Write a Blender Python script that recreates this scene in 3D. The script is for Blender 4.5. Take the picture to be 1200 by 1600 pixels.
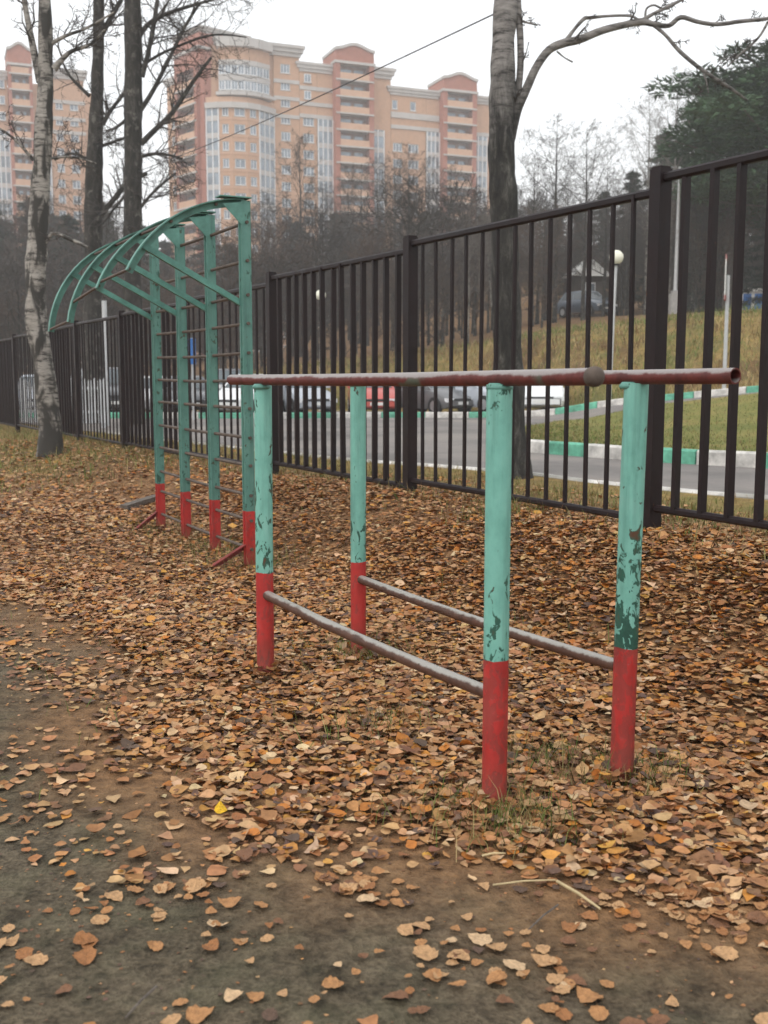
import bpy, bmesh, math, random
import numpy as np
from mathutils import Vector, Matrix, noise as mnoise

for o in list(bpy.data.objects): bpy.data.objects.remove(o)
scene = bpy.context.scene
C = scene.collection
rnd = random.Random(7)
nr = np.random.default_rng(11)
PI = math.pi

# ------------------------------------------------------------------ camera, sky, sun, exposure
EYE = 1.30
FPX = 1700.0                       # focal length in pixels of the 1200x1600 frame
PITCH = math.atan(212.0 / FPX)
cam_d = bpy.data.cameras.new('camera'); cam = bpy.data.objects.new('camera', cam_d); C.objects.link(cam)
cam_d.sensor_fit = 'VERTICAL'; cam_d.sensor_height = 36.0; cam_d.lens = 36.0 * FPX / 1600.0
cam.location = (0, 0, EYE); cam.rotation_euler = (PI / 2 - PITCH, 0, 0)
cam_d.clip_end = 3000; cam_d.clip_start = 0.05
cam_d.dof.use_dof = True; cam_d.dof.focus_distance = 4.6; cam_d.dof.aperture_fstop = 5.0
scene.camera = cam

w = bpy.data.worlds.new('World'); scene.world = w; w.use_nodes = True
nt = w.node_tree; nt.nodes.clear()
sky = nt.nodes.new('ShaderNodeTexSky'); sky.sky_type = 'NISHITA'; sky.sun_disc = False
sky.sun_elevation = math.radians(48); sky.sun_rotation = math.radians(215)
sky.air_density = 1.5; sky.dust_density = 6.0
mixn = nt.nodes.new('ShaderNodeMix'); mixn.data_type = 'RGBA'; mixn.inputs['Factor'].default_value = 0.90
mixn.inputs['B'].default_value = (8.65, 8.8, 8.95, 1)
bg = nt.nodes.new('ShaderNodeBackground'); bg.inputs['Strength'].default_value = 0.140
wo = nt.nodes.new('ShaderNodeOutputWorld')
nt.links.new(sky.outputs[0], mixn.inputs['A']); nt.links.new(mixn.outputs['Result'], bg.inputs[0]); nt.links.new(bg.outputs[0], wo.inputs[0])

sd = bpy.data.lights.new('sun', 'SUN'); sd.energy = 1.0; sd.angle = math.radians(28); sd.color = (1.0, 0.96, 0.90)
sun = bpy.data.objects.new('sun', sd); C.objects.link(sun)
sun.rotation_euler = (math.radians(42), 0, math.radians(-35)); sun.location = (-5, -5, 12)

vs = scene.view_settings
vs.view_transform = 'Standard'; vs.look = 'None'; vs.gamma = 1.0; vs.exposure = 0.17; vs.use_curve_mapping = False
scene.render.engine = 'CYCLES'
cy = scene.cycles
cy.use_denoising = True; cy.max_bounces = 6; cy.diffuse_bounces = 3; cy.glossy_bounces = 3; cy.transmission_bounces = 3
cy.volume_bounces = 1; cy.use_adaptive_sampling = True; cy.adaptive_threshold = 0.02
scene.render.use_persistent_data = False

# ------------------------------------------------------------------ helpers
def V(*a): return Vector(a)
COS, SIN = math.cos(PITCH), math.sin(PITCH)
def at(px, py, y):
    """the world point at distance y ahead that the photograph shows at pixel px, py"""
    a = (px - 600) / FPX; b = (800 - py) / FPX
    dy = COS + SIN * b; dz = -SIN + COS * b
    s = y / dy
    return Vector((a * s, y, EYE + dz * s))
def pix(p):
    rel = Vector(p) - Vector((0, 0, EYE))
    dep = rel.y * COS - rel.z * SIN
    if dep < 0.05: return (-9e9, -9e9)
    up = rel.y * SIN + rel.z * COS
    return (600 + FPX * rel.x / dep, 800 - FPX * up / dep)

WORLDLOC = {}
class MB:
    def __init__(s): s.v = []; s.f = []; s.m = []; s.cur = 0
    def quad(s, *pts):
        i = len(s.v); s.v += [tuple(p) for p in pts]; s.f.append(tuple(range(i, i + len(pts)))); s.m.append(s.cur)
    def box(s, x0, x1, y0, y1, z0, z1, M=None):
        i = len(s.v)
        P = [(x0,y0,z0),(x1,y0,z0),(x1,y1,z0),(x0,y1,z0),(x0,y0,z1),(x1,y0,z1),(x1,y1,z1),(x0,y1,z1)]
        if M is not None: P = [tuple(M @ Vector(p)) for p in P]
        s.v += P
        for q in ((0,3,2,1),(4,5,6,7),(0,1,5,4),(1,2,6,5),(2,3,7,6),(3,0,4,7)):
            s.f.append(tuple(i + k for k in q)); s.m.append(s.cur)
    def tube(s, pts, rads, n=6, caps=True, twist=0.0):
        pts = [Vector(p) for p in pts]
        if not hasattr(rads, '__len__'): rads = [rads] * len(pts)
        i0 = len(s.v); t = (pts[1] - pts[0]).normalized()
        a = t.orthogonal().normalized()
        for k, p in enumerate(pts):
            if k == 0: d = pts[1] - pts[0]
            elif k == len(pts) - 1: d = pts[-1] - pts[-2]
            else: d = pts[k + 1] - pts[k - 1]
            d = d.normalized() if d.length > 1e-9 else t
            a = (a - d * a.dot(d))
            a = a.normalized() if a.length > 1e-6 else d.orthogonal().normalized()
            b = d.cross(a); r = rads[k]
            for j in range(n):
                g = 2 * PI * j / n + twist; q = p + (a * math.cos(g) + b * math.sin(g)) * r
                s.v.append((q.x, q.y, q.z))
        for k in range(len(pts) - 1):
            for j in range(n):
                A = i0 + k * n + j; B = i0 + k * n + (j + 1) % n
                s.f.append((A, B, B + n, A + n)); s.m.append(s.cur)
        if caps:
            s.f.append(tuple(i0 + j for j in range(n - 1, -1, -1))); s.m.append(s.cur)
            e = i0 + (len(pts) - 1) * n
            s.f.append(tuple(e + j for j in range(n))); s.m.append(s.cur)
    def lathe(s, prof, n=16, M=None):
        i0 = len(s.v)
        for r, z in prof:
            for j in range(n):
                g = 2 * PI * j / n; p = (r * math.cos(g), r * math.sin(g), z)
                s.v.append(tuple(M @ Vector(p)) if M is not None else p)
        for k in range(len(prof) - 1):
            for j in range(n):
                A = i0 + k * n + j; B = i0 + k * n + (j + 1) % n
                s.f.append((A, B, B + n, A + n)); s.m.append(s.cur)
        s.f.append(tuple(i0 + j for j in range(n - 1, -1, -1))); s.m.append(s.cur)
        e = i0 + (len(prof) - 1) * n
        s.f.append(tuple(e + j for j in range(n))); s.m.append(s.cur)
    def extrude(s, poly, axis_vec, M=None):
        """poly: list of 3-D points of one cap; extruded by axis_vec"""
        P = [Vector(p) for p in poly]; Q = [p + Vector(axis_vec) for p in P]
        if M is not None: P = [M @ p for p in P]; Q = [M @ p for p in Q]
        i = len(s.v); n = len(P)
        s.v += [tuple(p) for p in P] + [tuple(p) for p in Q]
        s.f.append(tuple(range(i + n - 1, i - 1, -1))); s.m.append(s.cur)
        s.f.append(tuple(range(i + n, i + 2 * n))); s.m.append(s.cur)
        for k in range(n):
            a, b = i + k, i + (k + 1) % n
            s.f.append((a, b, b + n, a + n)); s.m.append(s.cur)
    def mesh(s, name, mats, smooth=None, recalc=True):
        me = bpy.data.meshes.new(name)
        me.from_pydata(s.v, [], s.f)
        mats = mats if isinstance(mats, (list, tuple)) else [mats]
        for m in mats: me.materials.append(m)
        if len(mats) > 1: me.polygons.foreach_set('material_index', s.m)
        if recalc:
            bm = bmesh.new(); bm.from_mesh(me); bmesh.ops.recalc_face_normals(bm, faces=bm.faces); bm.to_mesh(me); bm.free()
        if smooth is not None:
            me.polygons.foreach_set('use_smooth', [True] * len(me.polygons))
            if smooth < 179: me.set_sharp_from_angle(angle=math.radians(smooth))
        me.update()
        return me
    def build(s, name, mats, parent=None, loc=(0, 0, 0), smooth=None, recalc=True):
        return link(name, s.mesh(name, mats, smooth, recalc), parent, loc)

def link(name, me, parent=None, loc=(0, 0, 0)):
    o = bpy.data.objects.new(name, me); C.objects.link(o)
    o.location = loc
    if parent is not None: o.parent = parent
    return o
def tag(o, label, cat, group=None):
    o['label'] = label; o['category'] = cat
    if group: o['group'] = group
    return o
def thing(name, label, cat, loc=(0, 0, 0), rotz=0.0, group=None):
    o = bpy.data.objects.new(name, None); C.objects.link(o); o.empty_display_size = 0.1
    o.location = loc; o.rotation_euler = (0, 0, rotz)
    return tag(o, label, cat, group)
def struct(o): o['kind'] = 'structure'; return o
def stuff(o, label=None, cat=None):
    o['kind'] = 'stuff'
    if label: tag(o, label, cat)
    return o
def copy_tree(o, parent=None):
    c = o.copy(); C.objects.link(c); c.parent = parent
    for ch in list(o.children): copy_tree(ch, c)
    return c
def sstep(a, b, x):
    t = np.clip((np.asarray(x, float) - a) / (b - a), 0, 1); return t * t * (3 - 2 * t)

# ------------------------------------------------------------------ materials
def newmat(name):
    m = bpy.data.materials.new(name); m.use_nodes = True
    n = m.node_tree; n.nodes.clear()
    out = n.nodes.new('ShaderNodeOutputMaterial'); b = n.nodes.new('ShaderNodeBsdfPrincipled')
    n.links.new(b.outputs[0], out.inputs[0])
    return m, n, b
def node(n, kind, **kw):
    x = n.nodes.new('ShaderNode' + kind)
    for k, v in kw.items(): setattr(x, k, v)
    return x
def noisen(n, scale, detail=4, rough=0.6, vec=None, dist=0.0):
    x = node(n, 'TexNoise'); x.inputs['Scale'].default_value = scale; x.inputs['Detail'].default_value = detail
    x.inputs['Roughness'].default_value = rough; x.inputs['Distortion'].default_value = dist
    if vec is not None: n.links.new(vec, x.inputs['Vector'])
    return x.outputs['Fac']
def ramp(n, fac, stops, mode='LINEAR'):
    r = node(n, 'ValToRGB'); n.links.new(fac, r.inputs[0]); r.color_ramp.interpolation = mode
    el = r.color_ramp.elements
    while len(el) < len(stops): el.new(0.5)
    for e, (p, c) in zip(el, stops):
        e.position = p; e.color = (c, c, c, 1) if not hasattr(c, '__len__') else (*c[:3], 1)
    return r.outputs[0]
def mix(n, fac, a, b, mode='MIX'):
    x = node(n, 'Mix', data_type='RGBA', blend_type=mode)
    for sock, val in (('Factor', fac), ('A', a), ('B', b)):
        if hasattr(val, 'links'): n.links.new(val, x.inputs[sock])
        elif sock == 'Factor': x.inputs[sock].default_value = val
        else: x.inputs[sock].default_value = (*val[:3], 1)
    return x.outputs['Result']
def math_(n, op, a, b=0.0):
    x = node(n, 'Math', operation=op)
    for i, v in enumerate((a, b)):
        if hasattr(v, 'links'): n.links.new(v, x.inputs[i])
        else: x.inputs[i].default_value = v
    return x.outputs[0]
def coords(n, which='Object', scale=(1, 1, 1), rnd_off=False):
    tc = node(n, 'TexCoord'); mp = node(n, 'Mapping'); mp.inputs['Scale'].default_value = scale
    n.links.new(tc.outputs[which], mp.inputs['Vector'])
    if rnd_off:
        oi = node(n, 'ObjectInfo'); cx = node(n, 'CombineXYZ')
        for k, f in enumerate((37.0, 19.0, 53.0)):
            n.links.new(math_(n, 'MULTIPLY', oi.outputs['Random'], f), cx.inputs[k])
        n.links.new(cx.outputs[0], mp.inputs['Location'])
    return mp.outputs[0]
def bump(n, b, h, strength=0.3, dist=0.02):
    x = node(n, 'Bump'); x.inputs['Strength'].default_value = strength; x.inputs['Distance'].default_value = dist
    n.links.new(h, x.inputs['Height']); n.links.new(x.outputs[0], b.inputs['Normal'])
def setc(n, b, val):
    if hasattr(val, 'links'): n.links.new(val, b.inputs['Base Color'])
    else: b.inputs['Base Color'].default_value = (*val[:3], 1)
def simple(name, base, rough=0.8, var=0.2, scale=6.0, metal=0.0, bmp=0.0, stretch=(1, 1, 1), spec=0.4):
    m, n, b = newmat(name)
    v = coords(n, 'Object', stretch, True); f = noisen(n, scale, 5, 0.65, v)
    lo = tuple(c * (1 - var) for c in base); hi = tuple(min(1, c * (1 + var)) for c in base)
    setc(n, b, ramp(n, f, [(0.3, lo), (0.7, hi)]))
    b.inputs['Roughness'].default_value = rough; b.inputs['Metallic'].default_value = metal
    b.inputs['Specular IOR Level'].default_value = spec
    if bmp: bump(n, b, f, bmp, 0.01)
    return m

def painted_post(name, split, wear, dull=1.0):
    """turquoise paint above a red foot, worn down to an older dark green coat"""
    m, n, b = newmat(name)
    tc = node(n, 'TexCoord'); sx = node(n, 'SeparateXYZ'); n.links.new(tc.outputs['Object'], sx.inputs[0]); z = sx.outputs['Z']
    v = coords(n, 'Object', (1, 1, 0.55), True)
    fine = noisen(n, 34, 4, 0.6, v, 0.6); big = noisen(n, 7, 3, 0.5, v); mid = noisen(n, 14, 5, 0.7, v)
    chip = math_(n, 'ADD', fine, math_(n, 'MULTIPLY', math_(n, 'SUBTRACT', big, 0.5), 0.55))
    low = ramp(n, z, [(split, 1.0), (min(0.98, split * 2.3), 0.0)])           # scuffed most where boots and balls hit
    chip = math_(n, 'ADD', chip, math_(n, 'MULTIPLY', low, wear))
    cmask = ramp(n, chip, [(0.635, 0.0), (0.66, 1.0)])
    g = ramp(n, mid, [(0.25, (0.135 * dull, 0.35 * dull, 0.29 * dull)), (0.5, (0.185 * dull, 0.45 * dull, 0.375 * dull)), (0.8, (0.245 * dull, 0.51 * dull, 0.43 * dull))])
    drip = noisen(n, 26, 4, 0.65, coords(n, 'Object', (1, 1, 0.07), True)); g = mix(n, 0.6, g, ramp(n, drip, [(0.34, 0.55), (0.52, 1.0)]), 'MULTIPLY')
    g = mix(n, cmask, g, ramp(n, fine, [(0.4, (0.012, 0.055, 0.042)), (0.62, (0.026, 0.10, 0.07)), (0.74, (0.10, 0.045, 0.022))]))
    r = ramp(n, mid, [(0.25, (0.26, 0.018, 0.016)), (0.55, (0.44, 0.030, 0.026)), (0.8, (0.46, 0.065, 0.055))])
    dirt = ramp(n, math_(n, 'ADD', z, math_(n, 'MULTIPLY', big, 0.10)), [(0.05, 1.0), (0.24, 0.0)])
    r = mix(n, math_(n, 'MULTIPLY', dirt, 0.62), r, (0.115, 0.07, 0.05))
    r = mix(n, math_(n, 'MULTIPLY', cmask, 0.35), r, (0.07, 0.05, 0.04))
    edge = math_(n, 'ADD', z, math_(n, 'MULTIPLY', math_(n, 'SUBTRACT', mid, 0.5), 0.02))
    isred = math_(n, 'LESS_THAN', edge, split)
    setc(n, b, mix(n, isred, g, r))
    b.inputs['Roughness'].default_value = 0.5; b.inputs['Specular IOR Level'].default_value = 0.45
    bump(n, b, math_(n, 'SUBTRACT', mid, math_(n, 'MULTIPLY', cmask, 0.6)), 0.35, 0.004)
    return m
def worn_pipe(name, paint, metalc, level=0.35, green=0.0):
    """paint rubbed through to bare steel on the side hands and feet touch"""
    m, n, b = newmat(name)
    ge = node(n, 'NewGeometry'); sx = node(n, 'SeparateXYZ'); n.links.new(ge.outputs['Normal'], sx.inputs[0])
    v = coords(n, 'Object', (1, 1, 1), True)
    f = noisen(n, 22, 6, 0.7, v); f2 = noisen(n, 3.0, 3, 0.5, v)
    msk = math_(n, 'ADD', sx.outputs['Z'], math_(n, 'MULTIPLY', math_(n, 'SUBTRACT', f, 0.5), 1.0))
    msk = math_(n, 'ADD', msk, math_(n, 'MULTIPLY', math_(n, 'SUBTRACT', f2, 0.5), 1.2))
    msk = ramp(n, msk, [(level, 0.0), (level + 0.3, 1.0)])
    p = ramp(n, f, [(0.3, tuple(c * 0.45 for c in paint)), (0.65, paint)])
    if green: p = mix(n, ramp(n, f2, [(0.66, 0.0), (0.69, green)]), p, (0.06, 0.17, 0.12))
    setc(n, b, mix(n, msk, p, metalc))
    n.links.new(msk, b.inputs['Metallic']) if False else None
    b.inputs['Metallic'].default_value = 0.15
    n.links.new(ramp(n, msk, [(0, 0.6), (1, 0.33)]), b.inputs['Roughness'])
    bump(n, b, noisen(n, 120, 3, 0.6, v), 0.12, 0.001)
    return m

MAT = {}
MAT['post'] = painted_post('turquoise_and_red_paint', 0.456, 0.10)
MAT['post_worn'] = painted_post('scuffed_turquoise_and_red_paint', 0.445, 0.165)
MAT['frame_post'] = painted_post('faded_turquoise_and_red_paint', 0.40, 0.06, 0.52)
MAT['rail'] = worn_pipe('worn_red_rail', (0.15, 0.028, 0.022), (0.27, 0.235, 0.225), 0.30, 0.5)
MAT['foot_rail'] = worn_pipe('worn_foot_rail', (0.12, 0.055, 0.035), (0.33, 0.31, 0.28), 0.46, 0.85)
MAT['teal'] = simple('faded_turquoise_paint', (0.098, 0.24, 0.198), 0.55, 0.35, 9)
MAT['rung'] = simple('rusty_rung', (0.10, 0.075, 0.06), 0.7, 0.4, 12)
MAT['redsteel'] = simple('dull_red_paint', (0.22, 0.035, 0.03), 0.7, 0.35, 9)
def rusty_enamel():
    m, n, b = newmat('dark_brown_enamel'); v = coords(n, 'Object', (1, 1, 0.6), True)
    f = noisen(n, 7, 5, 0.65, v); g = noisen(n, 16, 5, 0.7, v)
    c = ramp(n, f, [(0.3, (0.009, 0.0055, 0.0065)), (0.7, (0.021, 0.0125, 0.0135))])
    setc(n, b, mix(n, ramp(n, g, [(0.69, 0.0), (0.75, 0.85)]), c, (0.11, 0.038, 0.016)))
    n.links.new(ramp(n, f, [(0.3, 0.42), (0.7, 0.62)]), b.inputs['Roughness']); b.inputs['Specular IOR Level'].default_value = 0.24
    bump(n, b, g, 0.2, 0.003); return m
MAT['fence'] = rusty_enamel()
MAT['bark'] = simple('grey_bark', (0.10, 0.085, 0.072), 0.95, 0.55, 9, bmp=0.9, stretch=(1, 1, 0.25))
def lichen_bark():
    m, n, b = newmat('dark_bark'); v = coords(n, 'Object', (1, 1, 0.3), True); v2 = coords(n, 'Object', (1, 1, 0.8), True)
    f = noisen(n, 9, 6, 0.75, v, 0.4); g = noisen(n, 5, 4, 0.65, v2, 0.5)
    c = ramp(n, f, [(0.32, (0.010, 0.010, 0.0095)), (0.52, (0.034, 0.030, 0.026)), (0.7, (0.085, 0.077, 0.068))])
    setc(n, b, mix(n, ramp(n, g, [(0.56, 0.0), (0.66, 0.75)]), c, (0.16, 0.152, 0.132))); b.inputs['Roughness'].default_value = 0.95
    bump(n, b, f, 0.9, 0.03); return m
MAT['bark_dark'] = lichen_bark()
MAT['twig'] = simple('bare_twigs', (0.066, 0.058, 0.053), 0.9, 0.3, 1.5)
MAT['twig_red'] = simple('reddish_bare_twigs', (0.10, 0.072, 0.058), 0.9, 0.35, 1.5)
MAT['twig_pale'] = simple('pale_birch_twigs', (0.17, 0.15, 0.135), 0.9, 0.3, 1.5)
MAT['needle'] = simple('pine_needles', (0.040, 0.082, 0.034), 0.7, 0.5, 0.8)
MAT['needle2'] = simple('spruce_needles', (0.022, 0.038, 0.022), 0.8, 0.4, 0.8)
def birch_bark():
    m, n, b = newmat('birch_bark')
    v = coords(n, 'Object', (1, 1, 4.0), True); f = noisen(n, 4.5, 5, 0.7, v)
    v2 = coords(n, 'Object', (1, 1, 0.35), True); g = noisen(n, 4.6, 4, 0.6, v2, 0.6)
    tc = node(n, 'TexCoord'); sx = node(n, 'SeparateXYZ'); n.links.new(tc.outputs['Object'], sx.inputs[0])
    lowd = ramp(n, math_(n, 'MULTIPLY', sx.outputs['Z'], 0.1), [(0.02, 0.10), (0.10, 0.0), (0.2, 0.03), (0.5, 0.0)])
    c = ramp(n, f, [(0.40, (0.05, 0.045, 0.04)), (0.50, (0.27, 0.25, 0.225)), (0.75, (0.40, 0.375, 0.335))])
    setc(n, b, mix(n, ramp(n, math_(n, 'ADD', g, lowd), [(0.47, 0.0), (0.57, 1.0)]), c, (0.040, 0.037, 0.033)))
    b.inputs['Roughness'].default_value = 0.85; bump(n, b, f, 0.5, 0.02); return m
MAT['birch'] = birch_bark()
def big_bark():
    """birch with a black furrowed foot and a white upper stem"""
    m, n, b = newmat('old_birch_bark')
    tc = node(n, 'TexCoord'); sx = node(n, 'SeparateXYZ'); n.links.new(tc.outputs['Object'], sx.inputs[0])
    v = coords(n, 'Object', (1, 1, 5.0)); f = noisen(n, 4.0, 5, 0.7, v)
    v2 = coords(n, 'Object', (1, 1, 0.3)); g = noisen(n, 9, 6, 0.75, v2, 0.5)
    dark = ramp(n, g, [(0.35, (0.010, 0.010, 0.010)), (0.52, (0.032, 0.030, 0.027)), (0.62, (0.075, 0.072, 0.064)), (0.74, (0.20, 0.195, 0.18))])
    pale = ramp(n, f, [(0.36, (0.035, 0.032, 0.03)), (0.50, (0.22, 0.205, 0.195)), (0.8, (0.38, 0.36, 0.34))])
    k = ramp(n, math_(n, 'ADD', math_(n, 'MULTIPLY', sx.outputs['Z'], 0.1), math_(n, 'MULTIPLY', math_(n, 'SUBTRACT', g, 0.5), 0.25)), [(0.39, 0.0), (0.50, 1.0)])
    setc(n, b, mix(n, k, dark, pale)); b.inputs['Roughness'].default_value = 0.92
    bump(n, b, g, 0.9, 0.03); return m
MAT['old_birch'] = big_bark()

def ground_mat():
    m, n, b = newmat('dirt_litter_and_grass')
    a = node(n, 'Attribute', attribute_name='zone'); sp = node(n, 'SeparateColor'); n.links.new(a.outputs['Color'], sp.inputs[0])
    v = coords(n, 'Object')
    f0 = noisen(n, 0.22, 4, 0.6, v, 0.8)
    f1 = noisen(n, 1.3, 6, 0.65, v); f2 = noisen(n, 14, 5, 0.7, v, 0.3); f3 = noisen(n, 70, 3, 0.6, v); f4 = noisen(n, 4.5, 4, 0.6, v)
    dirt = ramp(n, f1, [(0.3, (0.085, 0.068, 0.043)), (0.5, (0.135, 0.108, 0.072)), (0.72, (0.19, 0.152, 0.105))])
    dirt = mix(n, ramp(n, f4, [(0.45, 0.0), (0.62, 0.55)]), dirt, (0.19, 0.155, 0.106))
    dirt = mix(n, 0.85, dirt, ramp(n, f2, [(0.32, 0.28), (0.5, 0.8), (0.68, 1.2)]), 'MULTIPLY')
    dirt = mix(n, 0.7, dirt, ramp(n, f3, [(0.34, 0.35), (0.6, 1.05)]), 'MULTIPLY')
    moss = mix(n, ramp(n, f4, [(0.48, 0.0), (0.70, 0.40)]), dirt, (0.072, 0.076, 0.040))
    lit = ramp(n, f2, [(0.3, (0.09, 0.05, 0.026)), (0.5, (0.23, 0.125, 0.06)), (0.7, (0.36, 0.20, 0.095))])
    gr = ramp(n, f2, [(0.3, (0.14, 0.10, 0.036)), (0.5, (0.29, 0.20, 0.07)), (0.72, (0.44, 0.29, 0.105))])
    gr = mix(n, ramp(n, f1, [(0.46, 0.0), (0.64, 0.65)]), gr, (0.14, 0.15, 0.042))
    gr = mix(n, ramp(n, f0, [(0.5, 0.0), (0.62, 0.8)]), gr, (0.13, 0.072, 0.035)); gr = mix(n, ramp(n, f0, [(0.36, 0.7), (0.46, 0.0)]), gr, (0.115, 0.135, 0.036))
    gr = mix(n, 0.6, gr, ramp(n, f4, [(0.3, 0.55), (0.65, 1.05)]), 'MULTIPLY')
    c = mix(n, sp.outputs['Green'], moss, lit); c = mix(n, sp.outputs['Red'], c, gr)
    setc(n, b, c); b.inputs['Roughness'].default_value = 0.95; b.inputs['Specular IOR Level'].default_value = 0.2
    hh = math_(n, 'ADD', math_(n, 'ADD', f2, math_(n, 'MULTIPLY', f3, 0.35)), math_(n, 'MULTIPLY', f4, 1.2)); bump(n, b, hh, 0.9, 0.035)
    return m
MAT['ground'] = ground_mat()
def lawn_mat():
    m, n, b = newmat('lawn_grass')
    v = coords(n, 'Object'); f1 = noisen(n, 0.55, 5, 0.6, v); f2 = noisen(n, 9, 5, 0.7, v)
    c = ramp(n, f1, [(0.35, (0.15, 0.165, 0.045)), (0.55, (0.215, 0.205, 0.06)), (0.7, (0.29, 0.225, 0.08))])
    c = mix(n, 0.7, c, ramp(n, f2, [(0.3, 0.5), (0.65, 1.05)]), 'MULTIPLY')
    setc(n, b, c); b.inputs['Roughness'].default_value = 0.95; b.inputs['Specular IOR Level'].default_value = 0.15
    bump(n, b, f2, 0.6, 0.05); return m
MAT['lawn'] = lawn_mat()
def asphalt_mat():
    m, n, b = newmat('weathered_asphalt')
    v = coords(n, 'Object'); f1 = noisen(n, 0.35, 5, 0.6, v, 0.5); f2 = noisen(n, 6, 6, 0.75, v); f3 = noisen(n, 90, 2, 0.5, v)
    c = ramp(n, f1, [(0.35, (0.125, 0.112, 0.105)), (0.5, (0.19, 0.172, 0.16)), (0.65, (0.245, 0.215, 0.19))])
    c = mix(n, 0.5, c, ramp(n, f2, [(0.3, 0.7), (0.7, 1.1)]), 'MULTIPLY')
    setc(n, b, c); b.inputs['Roughness'].default_value = 0.8; bump(n, b, f3, 0.3, 0.01); return m
MAT['asphalt'] = asphalt_mat()
MAT['kerb_white'] = simple('kerb_white_paint', (0.58, 0.56, 0.53), 0.8, 0.42, 4)
MAT['kerb_green'] = simple('kerb_green_paint', (0.13, 0.40, 0.28), 0.75, 0.42, 4)
MAT['kerb_plain'] = simple('kerb_concrete', (0.34, 0.33, 0.30), 0.85, 0.25, 5)
def leaf_mat(name, attr=True, base=(0.3, 0.15, 0.07)):
    m, n, b = newmat(name)
    v = coords(n, 'Object', (1, 1, 1), not attr); f = noisen(n, 45, 3, 0.6, v)
    sh = ramp(n, f, [(0.3, 0.62), (0.6, 1.05)])
    if attr:
        a = node(n, 'Attribute', attribute_name='tint'); col = a.outputs['Color']
        setc(n, b, mix(n, 0.8, col, sh, 'MULTIPLY'))
    else:
        tc = node(n, 'TexCoord'); sx = node(n, 'SeparateXYZ'); n.links.new(tc.outputs['Object'], sx.inputs[0])
        ax_ = math_(n, 'ABSOLUTE', sx.outputs['X']); f.node.inputs['Scale'].default_value = 5.0
        side = math_(n, 'FRACT', math_(n, 'MULTIPLY', math_(n, 'SUBTRACT', sx.outputs['Y'], math_(n, 'MULTIPLY', ax_, 0.8)), 7.0))
        vein = math_(n, 'MAXIMUM', math_(n, 'LESS_THAN', ax_, 0.018), math_(n, 'MULTIPLY', math_(n, 'LESS_THAN', side, 0.10), 0.5))
        c = mix(n, 0.85, base, sh, 'MULTIPLY'); c = mix(n, math_(n, 'MULTIPLY', vein, 0.45), c, tuple(min(1, q * 0.55) for q in base))
        blot = ramp(n, noisen(n, 9, 4, 0.7, v), [(0.60, 0.0), (0.68, 0.8)]); setc(n, b, mix(n, blot, c, tuple(q * 0.3 for q in base)))
        bump(n, b, math_(n, 'ADD', vein, f), 0.4, 0.03)
    b.inputs['Roughness'].default_value = 0.7; b.inputs['Specular IOR Level'].default_value = 0.3
    return m
MAT['litter'] = leaf_mat('dry_leaf_litter')
LEAF_COLS = [(0.50, 0.295, 0.145), (0.43, 0.215, 0.088), (0.33, 0.145, 0.055), (0.215, 0.105, 0.055), (0.60, 0.41, 0.24), (0.46, 0.175, 0.035), (0.125, 0.078, 0.055), (0.54, 0.27, 0.06)]
LEAF_W = np.array([0.22, 0.23, 0.17, 0.13, 0.07, 0.06, 0.08, 0.04])
LEAF_NAMES = ['tan', 'light brown', 'brown', 'dark brown', 'pale buff', 'rusty orange', 'blackened', 'amber']
MAT_LEAF = [leaf_mat('dry_leaf_' + nm.replace(' ', '_'), False, c) for nm, c in zip(LEAF_NAMES, LEAF_COLS)]
MAT['leaf_yellow'] = leaf_mat('yellow_leaf', False, (0.72, 0.42, 0.02))
def blade_mat():
    m, n, b = newmat('grass_blades'); a = node(n, 'Attribute', attribute_name='tint'); setc(n, b, a.outputs['Color'])
    b.inputs['Roughness'].default_value = 0.8; b.inputs['Specular IOR Level'].default_value = 0.2; return m
MAT['blade'] = blade_mat()
MAT['straw'] = simple('straw', (0.46, 0.36, 0.20), 0.8, 0.2, 20)
# building
MAT['brick'] = simple('ochre_brick', (0.50, 0.305, 0.195), 0.9, 0.10, 1.5)
MAT['brick_red'] = simple('red_brick', (0.36, 0.145, 0.10), 0.9, 0.12, 1.5)
MAT['stone'] = simple('pale_render', (0.47, 0.45, 0.43), 0.85, 0.1, 0.6)
MAT['peach'] = simple('peach_render', (0.56, 0.355, 0.24), 0.9, 0.08, 1.5)
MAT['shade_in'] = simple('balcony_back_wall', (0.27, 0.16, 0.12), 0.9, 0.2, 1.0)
MAT['frame_w'] = simple('white_window_frame', (0.66, 0.68, 0.70), 0.6, 0.05, 2)
def glass(name, tint, rough=0.12):
    m, n, b = newmat(name); v = coords(n, 'Object', (1, 1, 1), True); f = noisen(n, 0.6, 2, 0.5, v)
    setc(n, b, ramp(n, f, [(0.35, tuple(c * 0.55 for c in tint)), (0.65, tint)]))
    b.inputs['Roughness'].default_value = rough; b.inputs['Specular IOR Level'].default_value = 0.9; b.inputs['Metallic'].default_value = 0.35
    return m
MAT['glass'] = glass('window_glass', (0.26, 0.31, 0.36))
MAT['glass_car'] = glass('car_glass', (0.10, 0.12, 0.13), 0.06)
MAT['tyre'] = simple('tyre_rubber', (0.02, 0.02, 0.02), 0.8, 0.2, 8)
MAT['rim'] = simple('wheel_rim', (0.45, 0.45, 0.46), 0.35, 0.1, 8, metal=0.6)
MAT['trim'] = simple('black_trim', (0.025, 0.025, 0.027), 0.6, 0.2, 8)
MAT['lens'] = simple('headlight_lens', (0.75, 0.76, 0.78), 0.15, 0.1, 8)
MAT['plate'] = simple('number_plate', (0.7, 0.7, 0.68), 0.5, 0.05, 8)
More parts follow.
